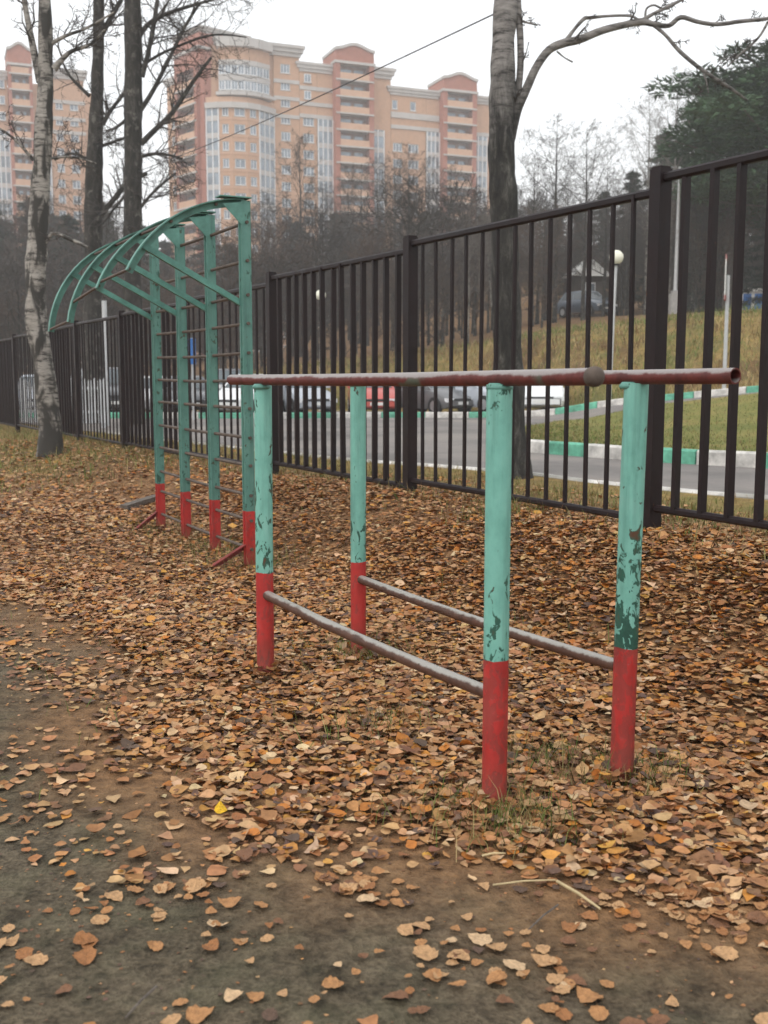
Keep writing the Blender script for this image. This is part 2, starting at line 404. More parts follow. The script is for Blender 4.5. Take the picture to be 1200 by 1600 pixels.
def carpaint(name, c):
    m, n, b = newmat(name); setc(n, b, c); b.inputs['Roughness'].default_value = 0.32
    b.inputs['Coat Weight'].default_value = 0.6; b.inputs['Coat Roughness'].default_value = 0.08
    v = coords(n, 'Object'); f = noisen(n, 3, 4, 0.6, v); n.links.new(ramp(n, f, [(0.3, 0.25), (0.7, 0.45)]), b.inputs['Roughness'])
    return m
MAT['pole'] = simple('grey_pole_paint', (0.48, 0.49, 0.50), 0.5, 0.12, 5)
MAT['globe'] = simple('milky_globe', (0.80, 0.79, 0.66), 0.35, 0.05, 5)
MAT['picket'] = simple('grey_white_pickets', (0.52, 0.54, 0.56), 0.7, 0.15, 4)
MAT['blue'] = simple('blue_plastic', (0.035, 0.16, 0.47), 0.5, 0.12, 4)
MAT['white'] = simple('white_panel', (0.72, 0.72, 0.70), 0.6, 0.08, 4)
MAT['signred'] = simple('sign_red', (0.45, 0.05, 0.04), 0.6, 0.1, 4)
MAT['concrete'] = simple('grey_concrete', (0.33, 0.32, 0.31), 0.9, 0.2, 4)
MAT['wood'] = simple('grey_timber', (0.12, 0.10, 0.085), 0.9, 0.4, 6, stretch=(1, 8, 8))
MAT['cable'] = simple('black_cable', (0.06, 0.06, 0.065), 0.7, 0.1, 4)
MAT['dark_wall'] = simple('brown_board_wall', (0.07, 0.055, 0.045), 0.9, 0.2, 3)

# ------------------------------------------------------------------ terrain
P1 = np.array([1.514, 6.13]); E = np.array([-0.482, 0.876]); E = E / np.linalg.norm(E); NRM = np.array([E[1], -E[0]])
PANEL = 2.72
def fence_td(x, y):
    dx, dy = x - P1[0], y - P1[1]
    return dx * E[0] + dy * E[1], dx * NRM[0] + dy * NRM[1]
HF_T = [-12, -2.72, 0, 2.72, 5.44, 8.2, 12.2, 16, 20, 40]; HF_H = [.55, .48, .43, .39, .29, .265, .25, .17, .10, 0.0]
KERB2 = [(-24, 37), (-14, 36.3), (-5, 35.6), (1.5, 36.6), (4.7, 35.6), (7.1, 33.6), (11, 31.2), (16, 29), (24, 26.5)]
KERB1 = [(2.15, 19.3), (2.20, 18.5), (2.36, 17.9), (3.1, 16.7), (3.84, 15.6), (4.94, 14.5), (7.5, 12.2), (11, 9.6), (16, 7)]
LAWNBACK = [(2.25, 19.6), (2.6, 22), (3.2, 25), (4.6, 28.6), (7, 29.6), (10.4, 28.2), (15, 26.2), (19, 24.5), (24, 22)]
NEAREDGE = [(-15, 33.5), (-10, 29.2), (-6, 23.6), (-3, 19), (-.6, 15.9), (.86, 14.6), (1.8, 13.5), (2.5, 12.1), (3.7, 10.5), (6, 8.2), (10, 5.2), (15, 2)]
def zroad(x, y): return 0.10 - (np.clip(y, 8, 46) - 12) * 0.0075
def hgt(x, y):
    x = np.asarray(x, float); y = np.asarray(y, float)
    t, d = fence_td(x, y)
    hf = np.interp(t, HF_T, HF_H)
    near = hf * sstep(-1.45, -0.08, d)
    und = 0.012 * np.sin(x * 2.3 + 0.7) * np.cos(y * 1.9) + 0.01 * np.sin(x * 5.1 + y * 3.7)
    zr = zroad(x, y)
    h = near + und * (d < 3) * 1.0
    k = sstep(0.5, 3.2, d); h = h * (1 - k) + zr * k
    # land rising behind the lawn to the right
    rise = np.interp(x, [2, 5.2, 7, 11, 20, 40], [-.1, .02, .40, .88, 1.35, 1.8])
    dk = (x - 2.36) * 0.788 + (y - 17.9) * 0.616
    wk = sstep(0, 14, dk) * sstep(1.5, 4.5, x) * (d > 2)
    h = h * (1 - wk) + (rise) * wk
    # grassy bank and the wood's floor behind
    hc = np.interp(x, [-40, -16, -8, 1.5, 8, 14, 22, 60], [.1, .2, 1.3, 2.45, 3.2, 3.75, 4.3, 5])
    yf = np.interp(x, [-40, 0, 4.5, 7, 12, 20, 40], [48, 46.5, 43, 35.5, 32.6, 29.5, 27])
    bk = sstep(0, 1, (y - yf) / 11.5)
    h = h * (1 - bk) + hc * bk
    h = h + 0.055 * np.clip(y - yf - 11.5, 0, 110) * np.interp(x, [-60, -12, 4, 14, 26], [0.15, 0.4, 1.0, 0.9, 0.5])
    h = h + 0.15 * np.clip(y - 90, 0, 60) * np.interp(x, [-60, -12, 4], [0.12, 0.3, 1.0])
    return h
def hz(x, y): return float(hgt(x, y))
def gpt(px, py):
    """the spot of ground that the photograph shows at pixel px, py"""
    lo, hi = 1.0, 60.0
    for _ in range(50):
        m_ = (lo + hi) / 2; q = at(px, py, m_)
        if q.z > hz(q.x, q.y): lo = m_
        else: hi = m_
    return at(px, py, lo)
def onground(x, y, dz=0.0): return Vector((x, y, hz(x, y) + dz))

DENSE = [(-9, 7.8), (-2.8, 6.9), (-1.40, 5.1), (-.86, 3.5), (-.42, 2.86), (.09, 2.78), (.49, 2.56), (.94, 2.40), (4, 1.9)]
DX = np.array([p[0] for p in DENSE]); DY = np.array([p[1] for p in DENSE])
def dense_sd(x, y):
    """signed distance (m) to the ragged edge of the leaf carpet, positive inside"""
    x = np.asarray(x, float); y = np.asarray(y, float); best = np.full(x.shape, 1e9); sg = np.ones(x.shape)
    for i in range(len(DX) - 1):
        ax, ay, bx, by = DX[i], DY[i], DX[i + 1], DY[i + 1]; ux, uy = bx - ax, by - ay
        s = np.clip(((x - ax) * ux + (y - ay) * uy) / (ux * ux + uy * uy), 0, 1)
        dd = np.hypot(x - ax - s * ux, y - ay - s * uy); cr = ux * (y - ay) - uy * (x - ax)
        m = dd < best; best = np.where(m, dd, best); sg = np.where(m, np.sign(cr), sg)
    return best * sg
def wob(x, y, s, seed=0.0):
    return (np.sin(x * s + seed) * np.cos(y * s * 1.13 + seed * 2.1) + 0.6 * np.sin(x * s * 2.3 + y * s * 1.7 + seed) + 0.4 * np.cos(x * s * 4.1 - y * s * 3.3 + seed * 3)) / 2.0

def axis(lo, hi, fine_lo, fine_hi, step, g=1.09):
    a = list(np.arange(fine_lo, fine_hi, step)); s = step
    x = fine_hi
    while x < hi: a.append(x); s *= g; x += s
    a.append(hi); s = step; x = fine_lo
    while x > lo: s *= g; x -= s; a.insert(0, max(x, lo))
    return np.array(sorted(set(a)))
xs = axis(-330, 330, -7, 9, 0.13, 1.07); ys = axis(-60, 420, -1, 24, 0.13, 1.05)
X, Y = np.meshgrid(xs, ys); Z = hgt(X, Y)
nx, ny = len(xs), len(ys)
me = bpy.data.meshes.new('ground')
co = np.stack([X, Y, Z], -1).reshape(-1, 3).astype(np.float32)
idx = (np.arange(ny - 1)[:, None] * nx + np.arange(nx - 1)[None, :]).reshape(-1)
fc = np.stack([idx, idx + 1, idx + 1 + nx, idx + nx], -1).astype(np.int32)
def npmesh(me, co, fc):
    k = fc.shape[1]
    me.vertices.add(len(co)); me.vertices.foreach_set('co', co.reshape(-1).astype(np.float32))
    me.loops.add(fc.size); me.loops.foreach_set('vertex_index', fc.reshape(-1).astype(np.int32))
    me.polygons.add(len(fc)); me.polygons.foreach_set('loop_start', np.arange(0, fc.size, k, dtype=np.int32))
    me.polygons.foreach_set('loop_total', np.full(len(fc), k, np.int32))
    me.update(calc_edges=True); me.validate()
npmesh(me, co, fc)
me.polygons.foreach_set('use_smooth', np.ones(len(fc), bool))
T_, D_ = fence_td(X, Y); SD = dense_sd(X, Y)
lit = sstep(-0.5, 0.25, SD + 0.25 * wob(X, Y, 2.1)) * (1 - sstep(0.2, 1.4, D_))
gr = sstep(0.15, 1.1, D_ + 0.3 * wob(X, Y, 1.7, 2.0))
gr = np.maximum(gr, sstep(11.5, 15.5, Y + wob(X, Y, 1.1) * 1.2 - X * 0.05) * (D_ < 1) * 0.75)
wood = sstep(0, 7, Y - np.interp(X, [-40, 0, 4.5, 7, 12, 20, 40], [60, 58.5, 55, 48, 45, 42, 40]))
gr = gr * (1 - 0.9 * wood); lit = np.maximum(lit, wood * .8)
zc = np.stack([gr, lit, np.zeros_like(gr), np.ones_like(gr)], -1).reshape(-1, 4).astype(np.float32)
at_ = me.color_attributes.new('zone', 'FLOAT_COLOR', 'POINT'); at_.data.foreach_set('color', zc.reshape(-1))
me.materials.append(MAT['ground'])
ground = struct(link('ground', me))

def resample(poly, n):
    p = np.array(poly, float)
    # smooth with Catmull-Rom style interpolation on arc length
    s = np.r_[0, np.cumsum(np.hypot(*np.diff(p, axis=0).T))]; q = np.linspace(0, s[-1], n)
    a = np.stack([np.interp(q, s, p[:, 0]), np.interp(q, s, p[:, 1])], -1)
    for _ in range(max(2, n // 40)):
        b = a.copy(); b[1:-1] = (a[:-2] + 2 * a[1:-1] + a[2:]) / 4; a = b
    return a
def strip(name, A, B, n, m, lift, mat, matched=True):
    a, b = resample(A, n), resample(B, n)
    u = np.linspace(0, 1, m)[:, None, None]; g = a[None] * (1 - u) + b[None] * u
    z = hgt(g[..., 0], g[..., 1]) + lift
    co = np.concatenate([g, z[..., None]], -1).reshape(-1, 3)
    ii = (np.arange(m - 1)[:, None] * n + np.arange(n - 1)[None]).reshape(-1)
    f = np.stack([ii, ii + 1, ii + 1 + n, ii + n], -1)
    me = bpy.data.meshes.new(name); npmesh(me, co, f); me.materials.append(mat)
    bm = bmesh.new(); bm.from_mesh(me); bmesh.ops.recalc_face_normals(bm, faces=bm.faces)
    if sum(fa.normal.z for fa in bm.faces) < 0: bmesh.ops.reverse_faces(bm, faces=bm.faces)
    bm.to_mesh(me); bm.free()
    me.polygons.foreach_set('use_smooth', np.ones(len(me.polygons), bool))
    return link(name, me)
struct(strip('road', NEAREDGE, KERB2, 160, 60, 0.012, MAT['asphalt']))
CARBACK = [(-24, 46), (-14, 46), (-5, 45.6), (0, 45), (2.6, 42.5), (5.0, 38.0)]
struct(strip('car_park', KERB2[:5], CARBACK, 90, 24, 0.016, MAT['asphalt']))
lawn = struct(strip('lawn', KERB1, LAWNBACK, 120, 40, 0.17, MAT['lawn']))

def kerb_run(name, label, poly, seg, hgt_above, wid, mats, phase=0, n=300, group=None, base=0.0, gap=0.012):
    """a row of painted kerb stones, each a stone of its own"""
    p = resample(poly, n); s = np.r_[0, np.cumsum(np.hypot(*np.diff(p, axis=0).T))]
    root = thing(name, label, 'kerb', onground(*p[len(p) // 2]), 0, group)
    c = root.location
    k = 0; q = 0.0
    while q + seg * 0.6 < s[-1]:
        mb = MB(); pts = []
        for j in range(3):
            u = q + gap + (seg - 2 * gap) * j / 2; u = min(u, s[-1] - 1e-3)
            x, y = np.interp(u, s, p[:, 0]), np.interp(u, s, p[:, 1])
            x2, y2 = np.interp(min(u + .05, s[-1]), s, p[:, 0]), np.interp(min(u + .05, s[-1]), s, p[:, 1])
            x1, y1 = np.interp(max(u - .05, 0), s, p[:, 0]), np.interp(max(u - .05, 0), s, p[:, 1])
            tx, ty = x2 - x1, y2 - y1; L = math.hypot(tx, ty); nxx, nyy = -ty / L, tx / L
            g = hz(x, y) + base + rnd.uniform(-.006, .006)
            hw = wid / 2
            pts.append([(x + nxx * a - c.x, y + nyy * a - c.y, g + b - c.z) for a, b in ((-hw, -.15), (-hw, hgt_above - .025), (-hw + .025, hgt_above), (hw - .025, hgt_above), (hw, hgt_above - .025), (hw, -.15))])
        i = 0; m = 6
        for r in pts: mb.v += r
        for j in range(2):
            for a in range(m): mb.f.append((j * m + a, j * m + (a + 1) % m, (j + 1) * m + (a + 1) % m, (j + 1) * m + a)); mb.m.append(0)
        mb.f.append(tuple(range(m))); mb.m.append(0); mb.f.append(tuple(range(2 * m, 3 * m))); mb.m.append(0)
        mb.build('kerb_stone', mats[(k + phase) % len(mats)], root, smooth=30)
        q += seg; k += 1
    return root
kerb_run('lawn_kerb', 'green and white painted kerb along the near edge of the lawn', KERB1, 0.98, 0.215, 0.17, [MAT['kerb_green'], MAT['kerb_white']], 0)
kerb_run('bank_kerb', 'long green and white painted kerb in front of the parked cars and bank', KERB2, 1.5, 0.20, 0.18, [MAT['kerb_white'], MAT['kerb_green']], 1)
kerb_run('verge_kerb', 'low flush pale kerb edging the road on the fence side', NEAREDGE[2:], 2.0, 0.035, 0.12, [MAT['kerb_plain'], MAT['kerb_white']], 0)
# ------------------------------------------------------------------ steel fence
def fpt(t, d=0.0): return P1 + E * t + NRM * d
F_ANG = math.atan2(E[1], E[0])
def fence():
    b = onground(*fpt(0)); root = thing('steel_fence', 'tall dark brown steel bar fence with square posts stepping along the leafy bank', 'fence', b, F_ANG)
    # local x runs along the fence, local y across it
    tops = [2.47, 2.40, 2.33, 2.28, 2.22, 2.19, 2.17, 2.15, 2.13, 2.10, 2.08]     # panel i runs from post i-2 to post i-1
    PH = 1.84
    thin = None
    bar_w = MB(); bar_w.box(-.014, .014, -.0215, .0215, 0, PH - .03); mw = bar_w.mesh('fence_bar_wide', MAT['fence'])
    bar_t = MB(); bar_t.box(-.0105, .0105, -.0105, .0105, 0, PH - .03); mt = bar_t.mesh('fence_bar_thin', MAT['fence'])
    rl = MB(); L = PANEL - .084
    def rail(yw, h):
        m = MB(); r = .012
        prof = [(-yw / 2, -h / 2 + r), (-yw / 2, h / 2 - r), (-yw / 2 + r, h / 2), (yw / 2 - r, h / 2), (yw / 2, h / 2 - r), (yw / 2, -h / 2 + r), (yw / 2 - r, -h / 2), (-yw / 2 + r, -h / 2)]
        m.extrude([(0, a, c) for a, c in prof], (L, 0, 0)); return m.mesh('fence_rail', MAT['fence'], 40)
    mr = rail(.045, .05); mr2 = rail(.04, .042)
    for i, top in enumerate(tops):
        t0 = (i - 2) * PANEL; wide = (i % 2 == 1)          # alternate panels carry wide flat bars
        link('top_rail', mr, root, (t0 + .042, 0, top - .025 - b.z)); link('bottom_rail', mr2, root, (t0 + .042, 0, top - PH - b.z))
        for k in range(1, 14):
            fb = link('fence_bar', mw if wide else mt, root, (t0 + PANEL * k / 14 + rnd.uniform(-.004, .004), 0, top - PH + .01 - b.z)); fb.rotation_euler = (rnd.gauss(0, .003), rnd.gauss(0, .0035), rnd.gauss(0, .04))
    for i in range(len(tops) + 1):
        t = (i - 2) * PANEL; top = max(tops[max(i - 1, 0)], tops[min(i, len(tops) - 1)]) + .035
        g = hz(*fpt(t)); m = MB(); hgt_ = top - g + .25; e = .042
        m.box(-e, e, -e, e, 0, hgt_ - .012)
        m.v += []; m.box(-e + .006, e - .006, -e + .006, e - .006, hgt_ - .012, hgt_)
        m.build('fence_post', MAT['fence'], root, (t, 0, g - .25 - b.z))
    return root
fence()

# ------------------------------------------------------------------ parallel bars in front
def pipe_rail(mb, a, b, r, n=20, wall=0.004, sag=0.0, seg=8):
    a, b = Vector(a), Vector(b); pts = [a.lerp(b, k / seg) - Vector((0, 0, sag * math.sin(PI * k / seg))) for k in range(seg + 1)]
    d = (b - a).normalized()
    mb.tube(pts, [r] * len(pts), n, caps=False)
    i1 = len(mb.v); mb.tube([a, a + d * .12], [r - wall] * 2, n, caps=False)        # open hollow ends
    mb.tube([b - d * .12, b], [r - wall] * 2, n, caps=False)
    for st, base in ((0, i1), (seg * n, i1 + 3 * n)):
        for j in range(n): mb.f.append((st + j, st + (j + 1) % n, base + (j + 1) % n, base + j)); mb.m.append(mb.cur)
def bars():
    A, B = gpt(772, 1262), gpt(415, 1056); Cc, D = gpt(970, 1220), gpt(560, 1026)
    bases = [onground(p.x, p.y) for p in (A, B, Cc, D)]
    mid = (bases[0] + bases[3]) / 2; mid.z = hz(mid.x, mid.y)
    root = thing('parallel_bars', 'turquoise and red parallel bars of steel pipe standing in fallen leaves', 'parallel bars', mid)
    RZ = 1.285
    A_, B_, C_, D_ = bases
    # rails overshoot their posts
    def ext(p, q, e0, e1):
        d = (q - p); d.z = 0; d.normalize(); return p - d * e0, q + d * e1
    tops = [RZ, RZ - .012, RZ + .002, RZ - .008]
    lean = [(.0, .0), (.004, .01), (.012, -.01), (.002, .0)]
    for k, (p, tp) in enumerate(zip(bases, tops)):
        h = tp - p.z; lx, ly = lean[k]
        m = MB(); m.tube([(0, 0, -.3), (lx * .3, ly * .3, h * .33), (lx * .6, ly * .6, h * .66), (lx, ly, h - .008)], .0375 if k != 3 else .036, 24)
        po = m.build('post', MAT['post_worn'] if k == 2 else MAT['post'], root, p - mid, smooth=40)
        w_ = MB(); w_.lathe([(.034, h - .026), (.0392, h - .02), (.0388, h - .014), (.030, h - .004)], 20); w_.build('weld_bead', MAT['teal'], po, smooth=60)
    def reach(p, q, px):                                  # how far a rail overshoots its post
        d = (p - q); d.z = 0; d.normalize(); best = min((abs(pix(Vector((p.x, p.y, RZ)) + d * e * .01)[0] - px), e * .01) for e in range(5, 90)); return best[1]
    n1, n2 = ext(A_, B_, reach(A_, B_, 927), reach(B_, A_, 362)); n1.z = tops[0] + .014; n2.z = tops[1] + .012
    m = MB(); pipe_rail(m, n1 - mid, n2 - mid, .0225, sag=.004); m.build('hand_rail', MAT['rail'], root, smooth=40)
    f1, f2 = ext(C_, D_, reach(C_, D_, 1151), 0.25); f1.z = tops[2] + .014; f2.z = tops[3] + .012
    m = MB(); pipe_rail(m, f1 - mid, f2 - mid, .0225, sag=.003); m.build('hand_rail', MAT['rail'], root, smooth=40)
    # knob welded on the end of the nearer rail
    d = (n1 - n2).normalized(); Mx = Matrix.Translation(n1 - mid + d * .004) @ d.to_track_quat('Z', 'Y').to_matrix().to_4x4()
    m = MB(); m.lathe([(.012, -.02), (.0245, -.013), (.0265, 0), (.0245, .013), (.012, .02)], 18, Mx); m.build('end_cap', MAT['rung'], root, smooth=60)
    for p, q, hp, hq in ((A_, B_, .345, .36), (C_, D_, .375, .375)):
        d = (q - p); d.z = 0; d.normalize(); side = Vector((d.y, -d.x, 0)) * 0.0
        a = p + d * .03 + side; b = q - d * .03 + side; a.z = p.z + hp; b.z = q.z + hq
        m = MB(); m.tube([(a - mid).lerp(b - mid, k / 6) - Vector((0, 0, .012 * math.sin(PI * k / 6))) for k in range(7)], .0205, 18); m.build('foot_rail', MAT['foot_rail'], root, smooth=50)
    return root, bases
bars_root, BAR_BASES = bars()

# ------------------------------------------------------------------ climbing wall bars with curved canopy
def climbing():
    a4, a1 = gpt(388, 889), gpt(250, 828)
    b4, b1 = onground(a4.x, a4.y), onground(a1.x, a1.y)
    mid = (b4 + b1) / 2; mid.z = hz(mid.x, mid.y)
    root = thing('climbing_wall_bars', 'turquoise climbing wall bars with curved overhead arches and red feet', 'climbing frame', mid)
    al = (b1 - b4); al.z = 0; L = al.length; al.normalize()
    u = Vector((-al.y, al.x, 0))
    if u.x > 0: u = -u                                    # outward, away from the fence
    TOP = 2.44; R = .86
    rungs_y = [835, 794, 758, 715, 675, 633, 593, 553, 511, 470, 421, 366]
    posts = []
    rot = Matrix((( al.x, u.x, 0), (al.y, u.y, 0), (0, 0, 1))).to_4x4()
    for k in range(4):
        p = b4.lerp(b1, k / 3.0); p.z = hz(p.x, p.y); posts.append(p)
        m = MB(); h = TOP - p.z
        # two rolled channels back to back with a groove between them
        for (x0, x1, y0, y1) in ((-.033, .033, .012, .022), (-.033, .033, -.042, -.032), (-.033, -.023, -.032, .012), (.023, .033, -.032, .012), (-.006, .006, .022, .03)):
            m.box(x0, x1, y0, y1, -.25, h, rot)
        m.build('post', MAT['frame_post'], root, p - mid)
        # arch
        s_end = [.90, .90, .80, .775][3 - k] if False else {0: .772, 1: .80, 2: .855, 3: .862}[k]
        pts = []; c = Vector((0, 0, TOP - R))
        th_end = math.asin(min(1, s_end / R)) if k < 2 else math.radians(82 if k == 2 else 85)
        N = 16
        mb = MB()
        ring = []
        for j in range(N + 1):
            th = th_end * j / N; q = u * (R * math.sin(th)) + Vector((0, 0, TOP - R + R * math.cos(th)))
            nrm = u * math.sin(th) + Vector((0, 0, math.cos(th)))
            ring.append([q + al * .026 + nrm * .012, q - al * .026 + nrm * .012, q - al * .026 + nrm * .004, q + al * .016 + nrm * .004, q + al * .016 - nrm * .038, q + al * .026 - nrm * .038])
        off = Vector((p.x, p.y, 0)) - mid
        for r in ring: mb.v += [tuple(x + off + Vector((0, 0, 0))) for x in r]
        for j in range(N):
            for a in range(6): mb.f.append((j * 6 + a, j * 6 + (a + 1) % 6, (j + 1) * 6 + (a + 1) % 6, (j + 1) * 6 + a)); mb.m.append(0)
        mb.f.append(tuple(range(6))); mb.m.append(0); mb.f.append(tuple(range(N * 6, N * 6 + 6))); mb.m.append(0)
        mb.build('arch', MAT['teal'], root, smooth=40)
        # brace and gusset
        A0 = off + Vector((0, 0, EYE + .485)) + u * .02; sB = .66; B0 = off + u * sB + Vector((0, 0, TOP - R + math.sqrt(R * R - sB * sB) - .01))
        dd = (B0 - A0).normalized(); up = dd.cross(al).normalized()
        Mb = Matrix((( dd.x, al.x, up.x, A0.x), (dd.y, al.y, up.y, A0.y), (dd.z, al.z, up.z, A0.z), (0, 0, 0, 1)))
        ml = (B0 - A0).length
        mb = MB(); mb.box(-.05, ml, -.008 + .03, .0 + .03, -.022, .022, Mb); mb.box(-.05, ml, -.014 + .03, .03, .015, .022, Mb) if False else None
        mb.box(-.05, ml, -.006, .0295, .014, .022, Mb); mb.build('brace', MAT['teal'], root)
        g0 = off + Vector((0, 0, TOP - .008))
        mb = MB(); mb.extrude([g0 + al * -.034, g0 + u * .15 + al * -.034 - Vector((0, 0, .022)), g0 + u * .02 - Vector((0, 0, .15)) + al * -.034, g0 - Vector((0, 0, .15)) + al * -.034], al * .006)
        mb.build('gusset', MAT['teal'], root)
    off4 = posts[0] - mid; off1 = posts[3] - mid
    # flat cap plate joining the arch feet on top of the posts
    z0 = TOP - mid.z + .014
    for k in range(4):
        o = posts[k] - mid; mb = MB(); Mx = Matrix.Translation(Vector((o.x, o.y, z0))) @ rot
        mb.box(-.05, .05, -.045, .17, 0, .008, Mx); mb.build('cap_plate', MAT['teal'], root)
    # rungs
    zr = []
    p3 = posts[1]
    for y in rungs_y:
        zr.append(at(335, y, p3.y).z - p3.z)
    for i, hh in enumerate(zr):
        a = posts[0].copy(); b = posts[3].copy(); a.z += hh; b.z += hh
        a -= al * .05; b += al * .05
        if hh > 2.1: b = posts[2] + al * .03 if hh > 2.2 else b; b.z = posts[2].z + hh
        a += u * -.012; b += u * -.012
        m = MB(); mm = a.lerp(b, .5) - Vector((0, 0, rnd.uniform(.002, .012))); m.tube([a - mid, mm - mid, b - mid], .011, 10); m.build('rung', MAT['rung'], root, smooth=50)
    # the few rungs left on the arches
    def arch_pt(k, th):
        p = posts[k]; return Vector((p.x, p.y, 0)) + u * (R * math.sin(th)) + Vector((0, 0, TOP - R + R * math.cos(th)))
    for k0, t0, k1, t1 in ((0, 62, 1, 64), (1, 66, 2, 71), (2, 80.5, 3, 83), (0, 12, 3, 12), (0, 34, 3, 34)):
        a, b = arch_pt(k0, math.radians(t0)), arch_pt(k1, math.radians(t1)); m = MB(); a.z -= .012; b.z -= .012
        m.tube([a - mid, b - mid], .010, 8); m.build('rung', MAT['rung'], root, smooth=50)
    # raking foot struts
    for k, (hs, so) in ((0, (.165, .34)), (3, (.16, .26))):
        p = posts[k]; a = p + Vector((0, 0, hs)); e = p + u * so; e.z = hz(e.x, e.y) - .03
        m = MB(); d = (e - a).normalized(); s2 = d.cross(al).normalized()
        Mx = Matrix(((d.x, al.x, s2.x, a.x - mid.x), (d.y, al.y, s2.y, a.y - mid.y), (d.z, al.z, s2.z, a.z - mid.z), (0, 0, 0, 1)))
        m.box(0, (e - a).length, -.02, .02, -.018, -.012, Mx); m.box(0, (e - a).length, .014, .02, -.012, .02, Mx)
        m.build('foot_strut', MAT['redsteel'], root)
    return posts, u, al
CL_POSTS, CL_U, CL_A = climbing()
# weathered timber lying beside the far foot
p = CL_POSTS[3]; a = at(193, 779, 10.35); b = at(246, 768, 10.75)
a = onground(a.x, a.y, .035); b = onground(b.x, b.y, .05)
m = MB(); d = (b - a); Lb = d.length; d.normalize(); q = d.to_track_quat('X', 'Z').to_matrix().to_4x4(); m.box(0, Lb, -.05, .05, -.04, .03, q)
tag(m.build('timber_beam', MAT['wood'], None, a), 'short weathered timber beam lying in the leaves by the climbing frame', 'timber')

# ------------------------------------------------------------------ fallen leaves
def leaf_variant(r, kind):
    """unit leaf: length 1 along y, broad ovate birch or poplar outline, folded and curled"""
    wv = r.uniform(.78, 1.12); pts = [(0, -.02), (.27, .10), (.42, .33), (.38, .57), (.20, .80), (0, 1.04)]
    fold = r.uniform(-.2, .6); curl = r.uniform(-.7, .9); tw = r.uniform(-.7, .7)
    def P(x, y):
        x *= wv; z = abs(x) * fold + curl * (y - .45) ** 2 + tw * x * (y - .4) + r.uniform(-.03, .03)
        return (x + r.uniform(-.02, .02), y - .5, z)
    out = [P(*pts[0])] + [P(x, y) for x, y in pts[1:5]] + [P(*pts[5])] + [P(-x, y) for x, y in pts[4:0:-1]]
    midr = [P(0, .30), P(0, .70)]
    v = out + midr; A, B = 10, 11
    f = [(0, 1, A), (1, 2, A), (2, B, A), (2, 3, B), (3, 4, B), (4, 5, B), (5, 6, B), (6, 7, B), (7, 8, B), (8, A, B), (8, 9, A), (9, 0, A)]
    return np.array(v), np.array(f)
LR = random.Random(3)
LV = [leaf_variant(LR, 0) for _ in range(22)]
def plain_leaf(r):
    wv = r.uniform(.30, .44); fo = r.uniform(-.1, .5); cu = r.uniform(-.2, .3)
    v = np.array([(0, -.5, cu * .3), (wv, -.08, wv * fo), (0, .5, cu * .3), (-wv, -.08, wv * fo), (0, -.05, r.uniform(-.05, .05))])
    return v, np.array([(0, 1, 4), (1, 2, 4), (2, 3, 4), (3, 0, 4)])
LVP = [plain_leaf(LR) for _ in range(10)]
def rotmats(n, tilt):
    yaw = nr.uniform(0, 2 * PI, n); ax = nr.uniform(0, 2 * PI, n); ti = np.abs(nr.normal(0, 1, n)) * tilt
    cz, sz = np.cos(yaw), np.sin(yaw)
    R1 = np.zeros((n, 3, 3)); R1[:, 0, 0] = cz; R1[:, 0, 1] = -sz; R1[:, 1, 0] = sz; R1[:, 1, 1] = cz; R1[:, 2, 2] = 1
    k = np.stack([np.cos(ax), np.sin(ax), np.zeros(n)], -1); K = np.zeros((n, 3, 3))
    K[:, 0, 2] = k[:, 1]; K[:, 1, 2] = -k[:, 0]; K[:, 2, 0] = -k[:, 1]; K[:, 2, 1] = k[:, 0]
    R2 = np.eye(3)[None] + np.sin(ti)[:, None, None] * K + (1 - np.cos(ti))[:, None, None] * (K @ K)
    return R2 @ R1
def scatter(n, ymin, ymax, xpad):
    """uniform points over the ground that the picture (and a step beside it) can see"""
    y = np.sqrt(nr.uniform(ymin ** 2, ymax ** 2, n)); hw = 0.36 * y + xpad
    x = nr.uniform(-1, 1, n) * hw
    return x, y
def leaf_density(x, y):
    t, d = fence_td(x, y); sd = dense_sd(x, y) + 0.22 * wob(x, y, 3.1, 1.0) + 0.10 * wob(x, y, 9.0, 4.0)
    inside = sstep(-0.10, 0.40, sd); tail = np.exp(np.minimum(0, sd) * 2.1) * 0.34
    clump = 0.78 + 0.5 * wob(x, y, 5.5, 2.0)
    # trodden hollow between the bars shows some soil
    A, B = BAR_BASES[0], BAR_BASES[2]; cxx, cyy = (A.x + B.x) / 2 + .05, (A.y + B.y) / 2 + .35
    hollow = np.exp(-(((x - cxx) / .28) ** 2 + ((y - cyy) / .30) ** 2)) * .35
    p = np.clip(np.maximum(inside * clump * 1.0, tail * np.clip(0.45 + 0.9 * wob(x, y, 4.4, 7.0), 0.05, 1.3)) - hollow, 0.026, 1)
    p = p * (1 - 0.93 * sstep(-0.05, 0.55, d + 0.15 * wob(x, y, 3))) * (1 - 0.55 * sstep(11, 15.5, y))
    return p
def leaf_colors(n, x, y):
    bank = sstep(-2.2, -0.6, fence_td(x, y)[1])
    w0 = LEAF_W / LEAF_W.sum(); w1 = np.array([.20, .28, .19, .07, .06, .12, .04, .04]); w1 /= w1.sum()
    u = nr.uniform(0, 1, n); c0 = np.searchsorted(np.cumsum(w0), u); c1 = np.searchsorted(np.cumsum(w1), u)
    c = np.where(nr.uniform(0, 1, n) < bank, c1, c0); c = np.clip(c, 0, 7)
    return c
